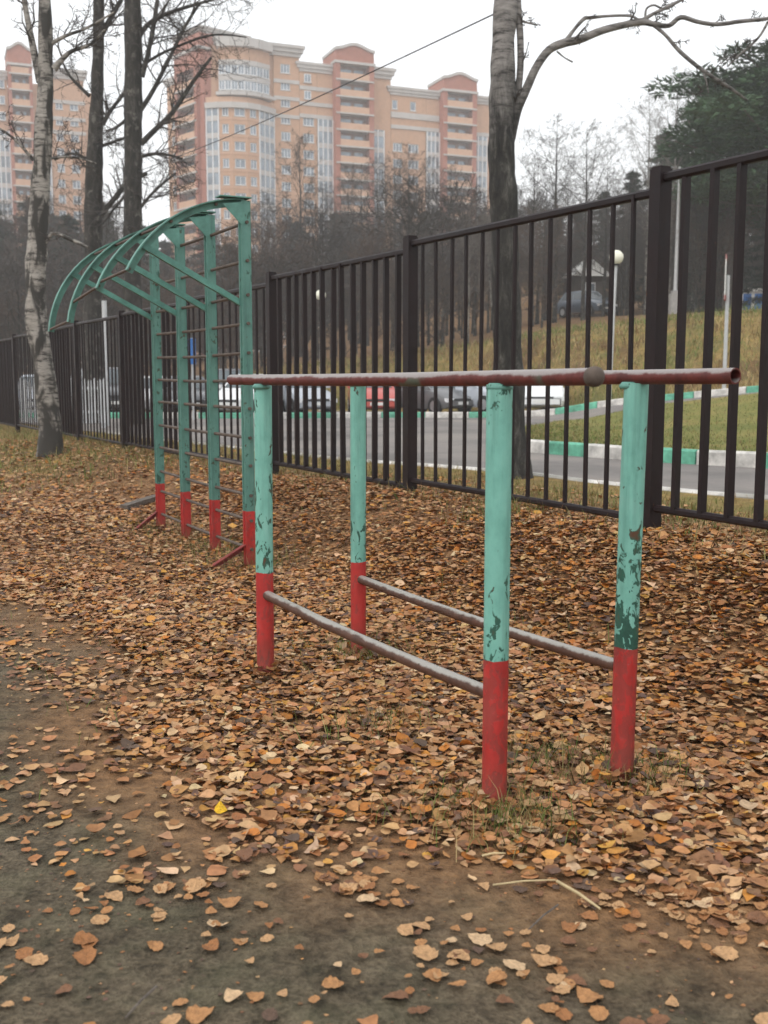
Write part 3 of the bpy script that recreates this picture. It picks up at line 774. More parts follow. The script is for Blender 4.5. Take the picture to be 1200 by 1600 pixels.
def make_litter(x, y, size, tilt, lift, ci, name, LV=LV):
    n = len(x); z = hgt(x, y) + lift
    R = rotmats(n, tilt); var = nr.integers(0, len(LV), n)
    vs_, fs_, cs_ = [], [], []; off = 0
    cols = np.array(LEAF_COLS)[ci] * nr.uniform(.72, 1.15, (n, 1)) * nr.uniform(.93, 1.07, (n, 3))
    for k, (lv, lf) in enumerate(LV):
        m = np.where(var == k)[0]
        if len(m) == 0: continue
        P = np.einsum('nij,vj->nvi', R[m], lv) * size[m][:, None, None] + np.stack([x[m], y[m], z[m]], -1)[:, None, :]
        gz = (z[m] - lift[m])[:, None]
        P[:, :, 2] = np.maximum(P[:, :, 2], gz + 0.0015)
        nv = lv.shape[0]; vs_.append(P.reshape(-1, 3))
        fs_.append((lf[None] + (np.arange(len(m)) * nv)[:, None, None] + off).reshape(-1, 3)); off += nv * len(m)
        cs_.append(np.repeat(cols[m], nv, 0))
    co = np.concatenate(vs_); fc = np.concatenate(fs_); cc = np.concatenate(cs_)
    me = bpy.data.meshes.new(name); npmesh(me, co, fc)
    a = me.color_attributes.new('tint', 'FLOAT_COLOR', 'POINT'); a.data.foreach_set('color', np.c_[cc, np.ones(len(cc))].astype(np.float32).reshape(-1))
    me.materials.append(MAT['litter']); return me
# near carpet
N = 146000; x, y = scatter(N, 1.45, 7.2, 1.3); p = leaf_density(x, y); k = nr.uniform(0, 1, N) < p * 1.0
x, y, p = x[k], y[k], p[k]
far = np.hypot(x, y)
# the leaves that show largest stay single objects; they are cut from the carpet
inview = np.array([(-10 < q[0] < 1210 and 0 < q[1] < 1606) for q in (pix((a, b, 0.0)) for a, b in zip(x, y))])
order = np.argsort(np.where(inview, far, 1e9))[:299]
solo = np.zeros(len(x), bool); solo[order] = True
sz = np.clip(nr.lognormal(math.log(.0325), .36, len(x)), .011, .062)
ci = leaf_colors(len(x), x, y)
# leaves out on the trodden soil are the paler dry ones
outm = dense_sd(x, y) < -0.05
ci = np.where(outm & (nr.uniform(0, 1, len(x)) < .6), nr.choice([0, 1, 1, 2, 0, 3], len(x)), ci)
tilt = np.where(outm, .12, .25); lift = nr.uniform(.003, .012, len(x)) + np.where(outm, 0, nr.uniform(0, .028, len(x)) * np.clip(p, 0, 1))
litter_parts = []
mk = ~solo
me1 = make_litter(x[mk], y[mk], sz[mk], tilt[mk], lift[mk], ci[mk], 'leaf_litter')
NEAR_SOLO = [(x[i], y[i], sz[i], (ci[i] if ci[i] not in (5, 7) or nr.uniform() < .35 else 1), outm[i]) for i in order]
# crumbs and torn bits of leaf pressed into the trodden soil
nc = 26000; cx_, cy_ = scatter(nc, 1.45, 7.0, .9); kc = nr.uniform(0, 1, nc) < (.35 + .5 * wob(cx_, cy_, 3.0, 5.0)); cx_, cy_ = cx_[kc], cy_[kc]; nc = len(cx_)
me0 = make_litter(cx_, cy_, nr.uniform(.005, .015, nc), np.full(nc, .25), nr.uniform(.0, .004, nc), nr.choice([2, 3, 3, 6, 6, 1, 0], nc), 'leaf_crumbs', LVP)
# drifts against the feet of the posts
dx_, dy_, = [], []
for p_, n_ in [(q, 75) for q in BAR_BASES] + [(q, 45) for q in CL_POSTS]:
    an = nr.uniform(0, 2 * PI, n_); rr_ = .035 + np.abs(nr.normal(0, .055, n_)); dx_.append(p_.x + np.cos(an) * rr_); dy_.append(p_.y + np.sin(an) * rr_)
dx_, dy_ = np.concatenate(dx_), np.concatenate(dy_); nd_ = len(dx_)
me3 = make_litter(dx_, dy_, nr.uniform(.025, .048, nd_), np.full(nd_, .55), nr.uniform(.01, .05, nd_), leaf_colors(nd_, dx_, dy_), 'leaf_drift')
# far carpet
xa, ya = scatter(66000, 7.2, 11.0, 1.3); xb, yb = scatter(60000, 11.0, 20.5, 1.3); x, y = np.r_[xa, xb], np.r_[ya, yb]
p = leaf_density(x, y); k = nr.uniform(0, 1, len(x)) < p
x, y = x[k], y[k]; t_, d_ = fence_td(x, y); kk = (d_ < 1.5); x, y = x[kk], y[kk]; n = len(x)
me2 = make_litter(x, y, np.clip(nr.lognormal(math.log(.036), .26, n) * np.interp(y, [7.2, 11, 18], [1.05, 1.5, 2.0]), .02, .11), np.full(n, .27), nr.uniform(.004, .035, n), leaf_colors(n, x, y), 'leaf_litter_far', LVP)
bm = bmesh.new(); bm.from_mesh(me1); bm.from_mesh(me2); bm.from_mesh(me0); bm.from_mesh(me3); bm.to_mesh(me1); bm.free()
stuff(link('leaf_litter', me1), 'thick carpet of dry brown fallen leaves covering the ground', 'leaves')
def fine_leaf(r):
    """a single leaf with toothed edge, midrib, curl and ripple"""
    wv = r.uniform(.34, .47); pk = r.uniform(.32, .42); fold = r.uniform(-.1, .5); curl = r.uniform(-.35, .75); tw = r.uniform(-.6, .6); skew = r.uniform(-.06, .06)
    ys = [0, .06, .15, .26, .38, .50, .62, .74, .86, 1.0]; v = []; f = []
    def zf(x, y): return abs(x) * fold + curl * (y - .45) ** 2 + tw * x * (y - .4)
    for k, yy in enumerate(ys):
        hw_ = wv * (math.sin(PI * yy ** (math.log(.5) / math.log(pk))) ** .75 if 0 < yy < 1 else .004)
        for s in (-1, 0, 1):
            x_ = s * hw_ * (1 + (.07 if k % 2 else -.05)) * r.uniform(.93, 1.07) + skew * math.sin(PI * yy)
            v.append((x_, yy - .5 + (-.03 * (k % 2) if s else 0), zf(x_, yy) + (r.uniform(-.035, .05) if s else 0)))
    for k in range(len(ys) - 1):
        a = 3 * k; f += [(a, a + 1, a + 4, a + 3), (a + 1, a + 2, a + 5, a + 4)]
    i = len(v); v += [(0.008, -.5, zf(0, 0)), (-.008, -.5, zf(0, 0)), (r.uniform(-.08, .08), -.82, zf(0, 0) + r.uniform(0, .06))]; f.append((i, i + 1, i + 2))
    return v, f
leaf_me = []
for k in range(10):
    lv, lf = fine_leaf(LR); per = []
    for mname, mm in zip(LEAF_NAMES, MAT_LEAF):
        me = bpy.data.meshes.new('fallen_leaf'); me.from_pydata(lv, [], lf); me.materials.append(mm); me.polygons.foreach_set('use_smooth', [True] * len(lf)); per.append(me)
    leaf_me.append(per)
for i, (lx, ly, ls, lc, out) in enumerate(NEAR_SOLO):
    o = link('fallen_leaf', leaf_me[i % 10][lc], None, (lx, ly, hz(lx, ly) + .008))
    s = min(ls * (1.1 if out else 1), .062); o.scale = (s, s, s); o.rotation_euler = (rnd.gauss(0, .10), rnd.gauss(0, .10), rnd.uniform(0, 6.28))
    nm = LEAF_NAMES[lc]
    tag(o, f"single {nm} dry leaf lying {'on bare trodden soil' if out else 'at the edge of the leaf carpet'}", 'leaf', 'single leaves in the foreground')
q = gpt(345, 1280); me = bpy.data.meshes.new('yellow_leaf'); me.from_pydata([tuple(q_) for q_ in LV[3][0]], [], [tuple(map(int, f)) for f in LV[3][1]]); me.materials.append(MAT['leaf_yellow'])
o = link('fallen_leaf', me, None, onground(q.x, q.y, .035)); o.scale = (.05,) * 3; o.rotation_euler = (.35, .05, .2)
tag(o, 'one bright yellow leaf on the brown leaf carpet', 'leaf')
# straws and twigs
for i, (pa, pb, r, lab) in enumerate((((870, 1386), (938, 1430), .0042, 'short thick dry straw stalk slanting across the soil'), ((770, 1392), (868, 1384), .0026, 'long thin straw lying level on the soil'), ((872, 1423), (826, 1462), .0024, 'thin brown twig beside the straw stalks'),
        ((245, 1552), (196, 1602), .0028, 'thin grey twig lying on mossy bare soil'), ((753, 1346), (790, 1342), .003, 'short straw bit beside the grass tuft'))):
    def gp(px, py, gpt=gpt):
        q = gpt(px, py); return onground(q.x, q.y, .016)
    a, b = gp(*pa), gp(*pb); m = MB(); mm = a.lerp(b, .5) + V(0, 0, .004); m.tube([a - a, mm - a, b - a], [r, r, r * .7], 6)
    tag(m.build('straw', MAT['straw'] if i != 3 and i != 2 else MAT['wood'], None, a, smooth=60), lab, 'twig')

# ------------------------------------------------------------------ grass
GREEN = [(0.085, 0.135, 0.028), (0.14, 0.165, 0.045), (0.26, 0.22, 0.09), (0.34, 0.25, 0.12), (0.19, 0.11, 0.05)]
def blades(x, y, h, wd, lean, cols, zoff=None):
    n = len(x); z = hgt(x, y) + (0 if zoff is None else zoff); a = nr.uniform(0, 2 * PI, n); b = nr.uniform(0, 2 * PI, n)
    dx, dy = np.cos(a), np.sin(a); lx, ly = np.cos(b) * lean * h, np.sin(b) * lean * h
    P = np.zeros((n, 5, 3)); base = np.stack([x, y, z - .004], -1)
    P[:, 0] = base + np.stack([dx * wd, dy * wd, 0 * x], -1); P[:, 1] = base - np.stack([dx * wd, dy * wd, 0 * x], -1)
    m = base + np.stack([lx * .35, ly * .35, h * .6], -1)
    P[:, 2] = m - np.stack([dx * wd * .7, dy * wd * .7, 0 * x], -1); P[:, 3] = m + np.stack([dx * wd * .7, dy * wd * .7, 0 * x], -1)
    P[:, 4] = base + np.stack([lx, ly, h * np.sqrt(np.maximum(.1, 1 - lean * lean * .6))], -1)
    f = np.array([(0, 1, 2), (0, 2, 3), (3, 2, 4)])
    fc = (f[None] + (np.arange(n) * 5)[:, None, None]).reshape(-1, 3)
    return P.reshape(-1, 3), fc, np.repeat(cols, 5, 0)
def grass_obj(name, packs, label):
    co, fc, cc, off = [], [], [], 0
    for P, f, c in packs: co.append(P); fc.append(f + off); cc.append(c); off += len(P)
    co = np.concatenate(co); fc = np.concatenate(fc); cc = np.concatenate(cc)
    me = bpy.data.meshes.new(name); npmesh(me, co, fc)
    a = me.color_attributes.new('tint', 'FLOAT_COLOR', 'POINT'); a.data.foreach_set('color', np.c_[cc, np.ones(len(cc))].astype(np.float32).reshape(-1))
    me.materials.append(MAT['blade']); return stuff(link(name, me), label, 'grass')
def gcol(n, w): w = np.array(w, float); w /= w.sum(); return np.array(GREEN)[nr.choice(5, n, p=w)] * nr.uniform(.7, 1.2, (n, 1))
packs = []
for (cx, cy, sx, sy, n, h) in [(BAR_BASES[0].x - .06, BAR_BASES[0].y - .02, .16, .10, 200, .06), (BAR_BASES[0].x + .06, BAR_BASES[0].y - .16, .08, .08, 260, .07), (BAR_BASES[2].x - .16, BAR_BASES[2].y + .10, .14, .10, 240, .07),
        (BAR_BASES[2].x + .06, BAR_BASES[2].y - .02, .10, .07, 200, .07), (BAR_BASES[3].x, BAR_BASES[3].y - .02, .12, .1, 200, .09), (BAR_BASES[1].x + .1, BAR_BASES[1].y + .3, .3, .25, 90, .07), (-.05, 3.85, .12, .1, 110, .08),
        (CL_POSTS[0].x, CL_POSTS[0].y, .25, .2, 260, .12), (CL_POSTS[1].x, CL_POSTS[1].y, .2, .2, 220, .10), (CL_POSTS[2].x, CL_POSTS[2].y, .2, .2, 160, .1), (CL_POSTS[3].x, CL_POSTS[3].y, .2, .2, 160, .1),
        (.75, 7.0, .16, .12, 260, .09), (.35, 5.6, .5, .5, 120, .08), (1.1, 5.2, .6, .4, 90, .07)]:
    x = nr.normal(cx, sx, n); y = nr.normal(cy, sy, n); packs.append(blades(x, y, np.abs(nr.normal(h, h * .4, n)) + .02, np.full(n, .0016), nr.uniform(.2, 1.2, n), gcol(n, [4, 3, 2, 2, 3])))
# along the fence foot and the verge beyond it
n = 26000; t = nr.uniform(-3.5, 27, n); d = np.where(nr.uniform(0, 1, n) < .5, nr.normal(.25, .35, n), nr.uniform(.2, 3.6, n))
x = P1[0] + E[0] * t + NRM[0] * d; y = P1[1] + E[1] * t + NRM[1] * d
keep = (d > -.5)
rd = resample(NEAREDGE, 200)
from bisect import bisect
def verge_ok(x, y):
    i = np.argmin((rd[None, :, 0] - x[:, None]) ** 2 + (rd[None, :, 1] - y[:, None]) ** 2, 1)
    j = np.minimum(i + 1, len(rd) - 1); i2 = np.maximum(i - 1, 0); tx = rd[j] - rd[i2]; r = np.stack([x, y], -1) - rd[i]
    return (tx[:, 0] * r[:, 1] - tx[:, 1] * r[:, 0]) < -.08 * np.hypot(tx[:, 0], tx[:, 1])
keep &= verge_ok(x, y); x, y = x[keep], y[keep]; n = len(x)
packs.append(blades(x, y, np.abs(nr.normal(.06, .03, n)) + .015, np.full(n, .0035), nr.uniform(.2, 1.3, n), gcol(n, [1, 2, 4, 4, 3])))
# rough grass at the back left
n = 16000; y = nr.uniform(10.5, 22, n); x = nr.uniform(-9.5, 0, n); tt, dd = fence_td(x, y); k = (dd < .3) & (nr.uniform(0, 1, n) < sstep(11.2, 15, y + wob(x, y, 1.3) * 1.3)); x, y = x[k], y[k]; n = len(x)
packs.append(blades(x, y, np.abs(nr.normal(.10, .05, n)) + .02, np.full(n, .005), nr.uniform(.2, 1.2, n), gcol(n, [2, 3, 3, 3, 2])))
# roadside leaves' companion: tiny green sprouts in the leaves
n = 900; x, y = scatter(n, 3.2, 9, .5); packs.append(blades(x, y, np.abs(nr.normal(.04, .02, n)) + .01, np.full(n, .0018), nr.uniform(.2, 1.2, n), gcol(n, [3, 3, 1, 1, 1])))
grass_obj('rough_grass', packs, 'thin rough grass and weeds round the posts and along the fence')
# lawn and bank
n = 26000; u = nr.uniform(0, 1, n); v_ = nr.uniform(0, 1, n); a_, b_ = resample(KERB1, 120), resample(LAWNBACK, 120)
ii = u * 118; i0 = ii.astype(int); fr = (ii - i0)[:, None]; A = a_[i0] * (1 - fr) + a_[i0 + 1] * fr; B = b_[i0] * (1 - fr) + b_[i0 + 1] * fr; q = A * (1 - v_[:, None] * .97 - .02) + B * (v_[:, None] * .97 + .02)
g1 = blades(q[:, 0], q[:, 1], np.abs(nr.normal(.045, .02, n)) + .01, np.full(n, .006), nr.uniform(.2, 1.2, n), gcol(n, [3, 5, 4, 1, 1]), .17)
n = 30000; x = nr.uniform(-16, 30, n); yf = np.interp(x, [-40, 0, 4.5, 7, 12, 20, 40], [48, 46.5, 43, 35.5, 32.6, 29.5, 27]); y = yf + nr.uniform(.3, 13, n)
ok = y > np.interp(x, [k_[0] for k_ in KERB2], [k_[1] for k_ in KERB2]) + .3; x, y, yf = x[ok], y[ok], yf[ok]; n = len(x)
wc = wob(x, y, .5, 3.0)
w2 = wob(x, y, .9, 8.0) + nr.normal(0, .25, n); up_ = (y - yf) / 13
cols = np.where((w2 > 0.25)[:, None], gcol(n, [0, 0, 1, 3, 9]) * .95, np.where((wc + nr.normal(0, .3, n) > 0.1)[:, None], gcol(n, [0, 1, 5, 7, 2]) * 1.35, gcol(n, [2, 5, 5, 2, 2]) * 1.2))
cols = np.where(((up_ + nr.normal(0, .1, n) > .78) & (x > 6))[:, None], gcol(n, [4, 6, 2, 0, 0]) * 1.15, cols)
g2 = blades(x, y, np.abs(nr.normal(.26, .12, n)) + .05, np.full(n, .012), nr.uniform(.3, 1.3, n), cols)
grass_obj('bank_grass', [g1, g2], 'short lawn grass and long dry yellow grass on the bank')

# ------------------------------------------------------------------ trees
def spray(mb, p, d, length, r, level, R, cfg):
    """one limb and, from it, its own side shoots"""
    n = max(3, int(length / cfg['step'][level]) + 1) if level < 2 else 3
    pts = [p.copy()]; rads = [r]; dd = d.normalized(); cur = p.copy()
    up = cfg['up'][level]; jit = cfg['jit'][level]
    for i in range(1, n + 1):
        dd = (dd + Vector((R.gauss(0, jit), R.gauss(0, jit), R.gauss(0, jit) + up))).normalized()
        cur = cur + dd * (length / n); pts.append(cur.copy()); rads.append(max(r * (1 - .82 * i / n), cfg['rmin']))
    mb.tube(pts, rads, cfg['sides'][level], caps=False)
    if level + 1 >= cfg['levels']: return
    k = cfg['kids'][level]; k = max(1, int(round(k * (.7 + .6 * R.random()))))
    for j in range(k):
        f = cfg['from'][level] + (1 - cfg['from'][level]) * (j + R.random()) / k
        i = min(len(pts) - 2, int(f * n)); q = pts[i].lerp(pts[i + 1], f * n - i) if f * n - i <= 1 else pts[-1]
        ax = (pts[i + 1] - pts[i]).normalized(); side = ax.orthogonal().normalized(); side.rotate(Matrix.Rotation(R.uniform(0, 2 * PI), 3, ax))
        ang = math.radians(R.uniform(*cfg['ang'][level])); nd = ax * math.cos(ang) + side * math.sin(ang)
        ln = length * cfg['ratio'][level] * (1.15 - .65 * f) * R.uniform(.7, 1.25)
        spray(mb, q, nd, ln, max(rads[i] * .55, cfg['rmin']), level + 1, R, cfg)
def bare_tree_proto(name, seed, H, r0, cfg, barkm, twigm, limbs, first=.25, lean=(0, 0), cone=0.0):
    R = random.Random(seed); tr = MB(); pts = []; rads = []; n = 12; x = y = 0.0
    for i in range(n + 1):
        f = i / n; pts.append(Vector((x + lean[0] * f * H, y + lean[1] * f * H, -.4 if i == 0 else f * H))); rads.append(max(r0 * (1 - f) ** .9 * (1 if i else 1.25), .012)); x += R.gauss(0, .02 * H / n); y += R.gauss(0, .02 * H / n)
    tr.tube(pts, rads, 9, caps=False); cr = MB()
    for j in range(limbs):
        f = first + (.97 - first) * (j + R.random() * .8) / limbs; i = min(n - 1, int(f * n)); q = pts[i].lerp(pts[i + 1], f * n - i)
        az = j * 2.4 + R.uniform(-.5, .5); el = math.radians(R.uniform(*cfg['limb_el'])); d = Vector((math.cos(az) * math.cos(el), math.sin(az) * math.cos(el), math.sin(el)))
        env = math.sin(PI * min(1, (f - first) / (1 - first) * .82 + .14)) if not cone else (1.05 - f) * 1.3
        ln = H * cfg['spread'] * max(.18, env) * R.uniform(.75, 1.2)
        spray(cr, q, d, ln, max(r0 * (1 - f) * .5, .02), 0, R, cfg)
    return tr.mesh(name + '_trunk', barkm, 60, recalc=False), cr.mesh(name + '_crown', twigm, 179, recalc=False)
CFG_BUSHY = dict(step=[.8, .6, .4, .3], up=[.05, .04, .02, .0], jit=[.14, .2, .25, .3], sides=[5, 3, 3, 3], levels=4, kids=[7, 5, 4], ratio=[.48, .5, .55], ang=[(30, 65), (30, 70), (25, 75)], rmin=.007, limb_el=(15, 55), spread=.30)
CFG_BUSHY['from'] = [.15, .15, .1]
CFG_UP = dict(CFG_BUSHY, limb_el=(45, 75), spread=.27, up=[.09, .06, .03, 0])
CFG_BIRCH = dict(CFG_BUSHY, limb_el=(35, 65), spread=.24, up=[.06, -.02, -.12, -.2], rmin=.006)
CFG_BRUSH = dict(CFG_BUSHY, limb_el=(50, 85), spread=.55, levels=3, rmin=.008, kids=[9, 7, 4])
def needle_crown(seed, spots, nper, ln, flat=.5):
    """needle tufts: many small blades through clumps"""
    R = np.random.default_rng(seed); P = []; 
    c = np.array([s[:3] for s in spots]); rr = np.array([s[3] for s in spots])
    k = np.repeat(np.arange(len(c)), nper); n = len(k)
    off = R.normal(0, 1, (n, 3)); off /= np.linalg.norm(off, axis=1)[:, None]; off *= (R.uniform(0, 1, n) ** .45)[:, None]; off[:, 2] *= flat
    p = c[k] + off * rr[k][:, None]; d = R.normal(0, 1, (n, 3)); d += off * 1.4; d[:, 2] += .3; d /= np.linalg.norm(d, axis=1)[:, None]
    s = np.cross(d, R.normal(0, 1, (n, 3))); s /= np.linalg.norm(s, axis=1)[:, None]
    L = ln * R.uniform(.6, 1.3, n)[:, None]; W = L * .16
    co = np.stack([p - s * W, p + s * W, p + d * L], 1).reshape(-1, 3); f = np.arange(n * 3).reshape(-1, 3)
    me = bpy.data.meshes.new('needles'); npmesh(me, co, f); return me
def pine_proto(seed, H, r0):
    R = random.Random(seed); tr = MB(); tr.tube([V(0, 0, -.4), V(.05, 0, H * .3), V(.1, .05, H * .6), V(0, .1, H * .97)], [r0 * 1.2, r0 * .85, r0 * .55, .05], 9, caps=False)
    spots = []
    for j in range(30):
        f = .38 + .6 * j / 30; az = j * 2.4; ln = H * .21 * (1.15 - abs(f - .62) * 1.6) * R.uniform(.6, 1.15); ln = max(ln, .8); el = R.uniform(.0, .45)
        a = V(0, 0, f * H); d = V(math.cos(az) * math.cos(el), math.sin(az) * math.cos(el), math.sin(el)); pts = [a, a + d * ln * .5 + V(0, 0, -.1), a + d * ln + V(0, 0, .2)]; tr.tube(pts, [r0 * .25, r0 * .15, .03], 5, caps=False)
        for m in range(4):
            q = a + d * ln * (.45 + .18 * m) + V(R.gauss(0, .45), R.gauss(0, .45), R.gauss(.2, .25)); spots.append((q.x, q.y, q.z, R.uniform(.55, 1.15)))
    return tr.mesh('pine_trunk', MAT['bark'], 60, recalc=False), needle_crown(seed, spots, 260, .34, .62)
def spruce_proto(seed, H, r0):
    R = random.Random(seed); tr = MB(); tr.tube([V(0, 0, -.4), V(0, 0, H * .5), V(0, 0, H)], [r0 * 1.2, r0 * .6, .02], 8, caps=False); spots = []
    for j in range(64):
        f = .10 + .88 * j / 64; az = j * 2.4 + R.uniform(-.4, .4); ln = H * .19 * (1.04 - f) * R.uniform(.8, 1.15) + .15
        a = V(0, 0, f * H); d = V(math.cos(az), math.sin(az), -.22); tr.tube([a, a + d * ln * .6, a + d * ln + V(0, 0, .12)], [.04, .03, .012], 4, caps=False)
        for m in range(4):
            q = a + d * ln * (.2 + .27 * m); spots.append((q.x, q.y, q.z - .05, .22 + .24 * ln * (1 - .2 * m) / 2))
    return tr.mesh('spruce_trunk', MAT['bark_dark'], 60, recalc=False), needle_crown(seed, spots, 60, .30, .55)
PROTO = {}
PROTO['bush'] = [bare_tree_proto('bare', s, 16, .20, CFG_BUSHY, MAT['bark_dark'], MAT['twig'], 24, .22) for s in (1, 2)]
PROTO['up'] = [bare_tree_proto('upright', s, 18, .19, CFG_UP, MAT['bark_dark'], MAT['twig_red'] if s == 6 else MAT['twig'], 26, .18) for s in (5, 6)]
PROTO['birch'] = [bare_tree_proto('birch', s, 18, .17, CFG_BIRCH, MAT['birch'], MAT['twig_pale'], 26, .30) for s in (8,)]
PROTO['lean'] = [bare_tree_proto('lean', 9, 15, .15, CFG_BIRCH, MAT['birch'], MAT['twig_pale'], 18, .42, (.10, .0))]
def needled(t):
    tm, cm = t; return t
pm = pine_proto(21, 17, .26); pm[1].materials.append(MAT['needle']); PROTO['pine'] = [pm]
sm = spruce_proto(22, 15, .20); sm[1].materials.append(MAT['needle2']); PROTO['spruce'] = [sm]
PROTO['brush'] = [bare_tree_proto('brush', s, 5, .05, CFG_BRUSH, MAT['bark_dark'], MAT['twig_red'] if s == 31 else MAT['twig'], 14, .04) for s in (31, 32)]
PH = dict(bush=16, up=18, birch=18, lean=15, pine=17, spruce=15, brush=5)
NAMES = dict(bush='bare_tree', up='bare_tree', birch='birch_tree', lean='birch_tree', pine='pine_tree', spruce='spruce_tree', brush='bare_shrub')
cnt = {}
def plant(kind, x, y, H, label, group=None, var=None, rz=None, wide=1.0):
    i = cnt.get(kind, 0); cnt[kind] = i + 1; v = PROTO[kind][(i if var is None else var) % len(PROTO[kind])]
    r = thing(NAMES[kind], label, 'shrub' if kind == 'brush' else 'tree', onground(x, y), rnd.uniform(0, 6.28) if rz is None else rz, group)
    s = H / PH[kind]; r.scale = (s * wide, s * wide, s)
    link('trunk', v[0], r); link('crown', v[1], r); return r
def plant_px(kind, px, pytop, y, label, group=None, **k):
    top = at(px, pytop, y); g = hz(top.x, y); return plant(kind, top.x, y, (top.z - g), label, group, **k)

# ---- the birch standing before the fence on the left
def limb_tree(name, label, base_px, depth, trunk, forks, barkm, twigm, seed, group=None, twigs=(0.5, 7), cfgk=CFG_BUSHY, cat='tree', top_limbs=10, limb_len=2.2):
    """trunk and main boughs follow what the photograph shows: lists of (px, py, width px, extra depth)"""
    b = at(base_px[0], base_px[1], depth); b.z = hz(b.x, b.y)
    root = thing(name, label, cat, b, 0, group); R = random.Random(seed)
    def pts_of(lst):
        P, r = [], []
        for q in lst:
            dy = q[3] if len(q) > 3 else 0.0
            P.append(at(q[0], q[1], depth + dy) - b); r.append(q[2] / 2 * (depth + dy) / FPX)
        return P, r
    P, r = pts_of(trunk)
    P = [V(P[0].x, P[0].y, -.35)] + P; r = [r[0] * 1.25] + r
    def smooth(P, r, k=3):
        Q, s = [P[0]], [r[0]]
        for i in range(len(P) - 1):
            p0 = P[max(i - 1, 0)]; p1 = P[i]; p2 = P[i + 1]; p3 = P[min(i + 2, len(P) - 1)]
            for j in range(1, k + 1):
                t = j / k; Q.append(.5 * ((2 * p1) + (p2 - p0) * t + (2 * p0 - 5 * p1 + 4 * p2 - p3) * t * t + (3 * p1 - p0 - 3 * p2 + p3) * t ** 3)); s.append(r[i] * (1 - t) + r[i + 1] * t)
        return Q, s
    P, r = smooth(P, r); rr = [a * R.uniform(.95, 1.06) for a in r]
    Q2, r2 = [P[0]], [rr[0]]
    for i in range(len(P) - 1):
        for j in (1, 2, 3): Q2.append(P[i].lerp(P[i + 1], j / 3)); r2.append(rr[i] + (rr[i + 1] - rr[i]) * j / 3)
    m = MB(); m.tube(Q2, r2, 20, caps=True)
    for i in range(len(Q2) * 20):                        # ridges, knots and swellings of the bark
        ci_, p_ = Q2[i // 20], Vector(m.v[i]); d_ = p_ - ci_; s_ = p_ + b
        k_ = 1 + .11 * mnoise.noise(Vector((s_.x * 7, s_.y * 7, s_.z * 2.2))) + .07 * mnoise.noise(Vector((s_.x * 22, s_.y * 22, s_.z * 5)))
        m.v[i] = tuple(ci_ + d_ * k_)
    # crown continues above the frame
    top = P[-1]; tr = rr[-1]; Hn = 5.0; ext = [top, top + V(R.uniform(-.2, .2), R.uniform(-.2, .2), Hn * .4), top + V(R.uniform(-.4, .4), R.uniform(-.3, .3), Hn)]
    m.tube(ext, [tr, tr * .65, tr * .2], 12, caps=False)
    m.build('trunk', barkm, root, smooth=60)
    cfg = dict(cfgk, rmin=.004 if depth < 20 else .005)
    for fk in forks:
        lst, tw = fk[0], fk[1]; Q, s = pts_of(lst); Q, s = smooth(Q, s, 4)
        q = MB(); q.tube(Q, [max(a, .004) for a in s], 8, caps=True)
        ob = q.build('bough', fk[2] if len(fk) > 2 else barkm, root, smooth=60)
        if tw:
            c = MB(); n = tw
            for j in range(n):
                i = int((.25 + .75 * (j + R.random()) / n) * (len(Q) - 2)); ax = (Q[i + 1] - Q[i]).normalized(); sd = ax.orthogonal(); sd.rotate(Matrix.Rotation(R.uniform(0, 6.28), 3, ax))
                a = math.radians(R.uniform(30, 65)); spray(c, Q[i], ax * math.cos(a) + sd.normalized() * math.sin(a), twigs[0] * R.uniform(.5, 1.5), max(s[i] * .45, cfg['rmin']), 1, R, cfg)
            c.build('twigs', twigm, ob, recalc=False)['kind'] = 'stuff'
    c = MB()
    for j in range(top_limbs):
        f = R.random(); q = ext[0].lerp(ext[2], f); az = j * 2.4; el = R.uniform(.3, .9)
        spray(c, q, V(math.cos(az) * math.cos(el), math.sin(az) * math.cos(el), math.sin(el)), limb_len * (1.1 - .6 * f) * R.uniform(.7, 1.2), tr * .4 * (1 - .6 * f), 0, R, cfg)
    c.build('crown', twigm, root, recalc=False)
    return root
limb_tree('birch_tree', 'leaning white birch with a dark foot standing before the fence', (80, 716), 16.3,
    [(80, 716, 42), (79, 680, 36), (75, 640, 33), (70, 590, 31), (63, 545, 31), (57, 500, 32), (56, 440, 31), (58, 390, 30), (61, 330, 29), (65, 260, 27), (69, 190, 25), (71, 130, 23), (71, 60, 20), (70, 0, 18), (69, -60, 16)],
    [([(63, 128, 13), (54, 85, 11), (45, 40, 9), (38, 0, 8), (33, -50, 6)], 4), ([(80, 68, 7), (105, 55, 5), (135, 44, 4), (180, 18, 2.5)], 8), ([(84, 108, 11), (98, 92, 8), (112, 80, 6), (140, 70, 4.5), (165, 45, 3)], 9),
     ([(60, 392, 7), (74, 375, 6), (84, 364, 6), (110, 374, 6), (138, 387, 5)], 2), ([(60, 250, 5), (110, 245, 3.5, .3), (150, 255, 2)], 6), ([(52, 250, 5), (20, 215, 4), (-20, 190, 3)], 6)], MAT['birch'], MAT['twig'], 41, twigs=(.45, 6))
TWO = 'trees behind the climbing frame'
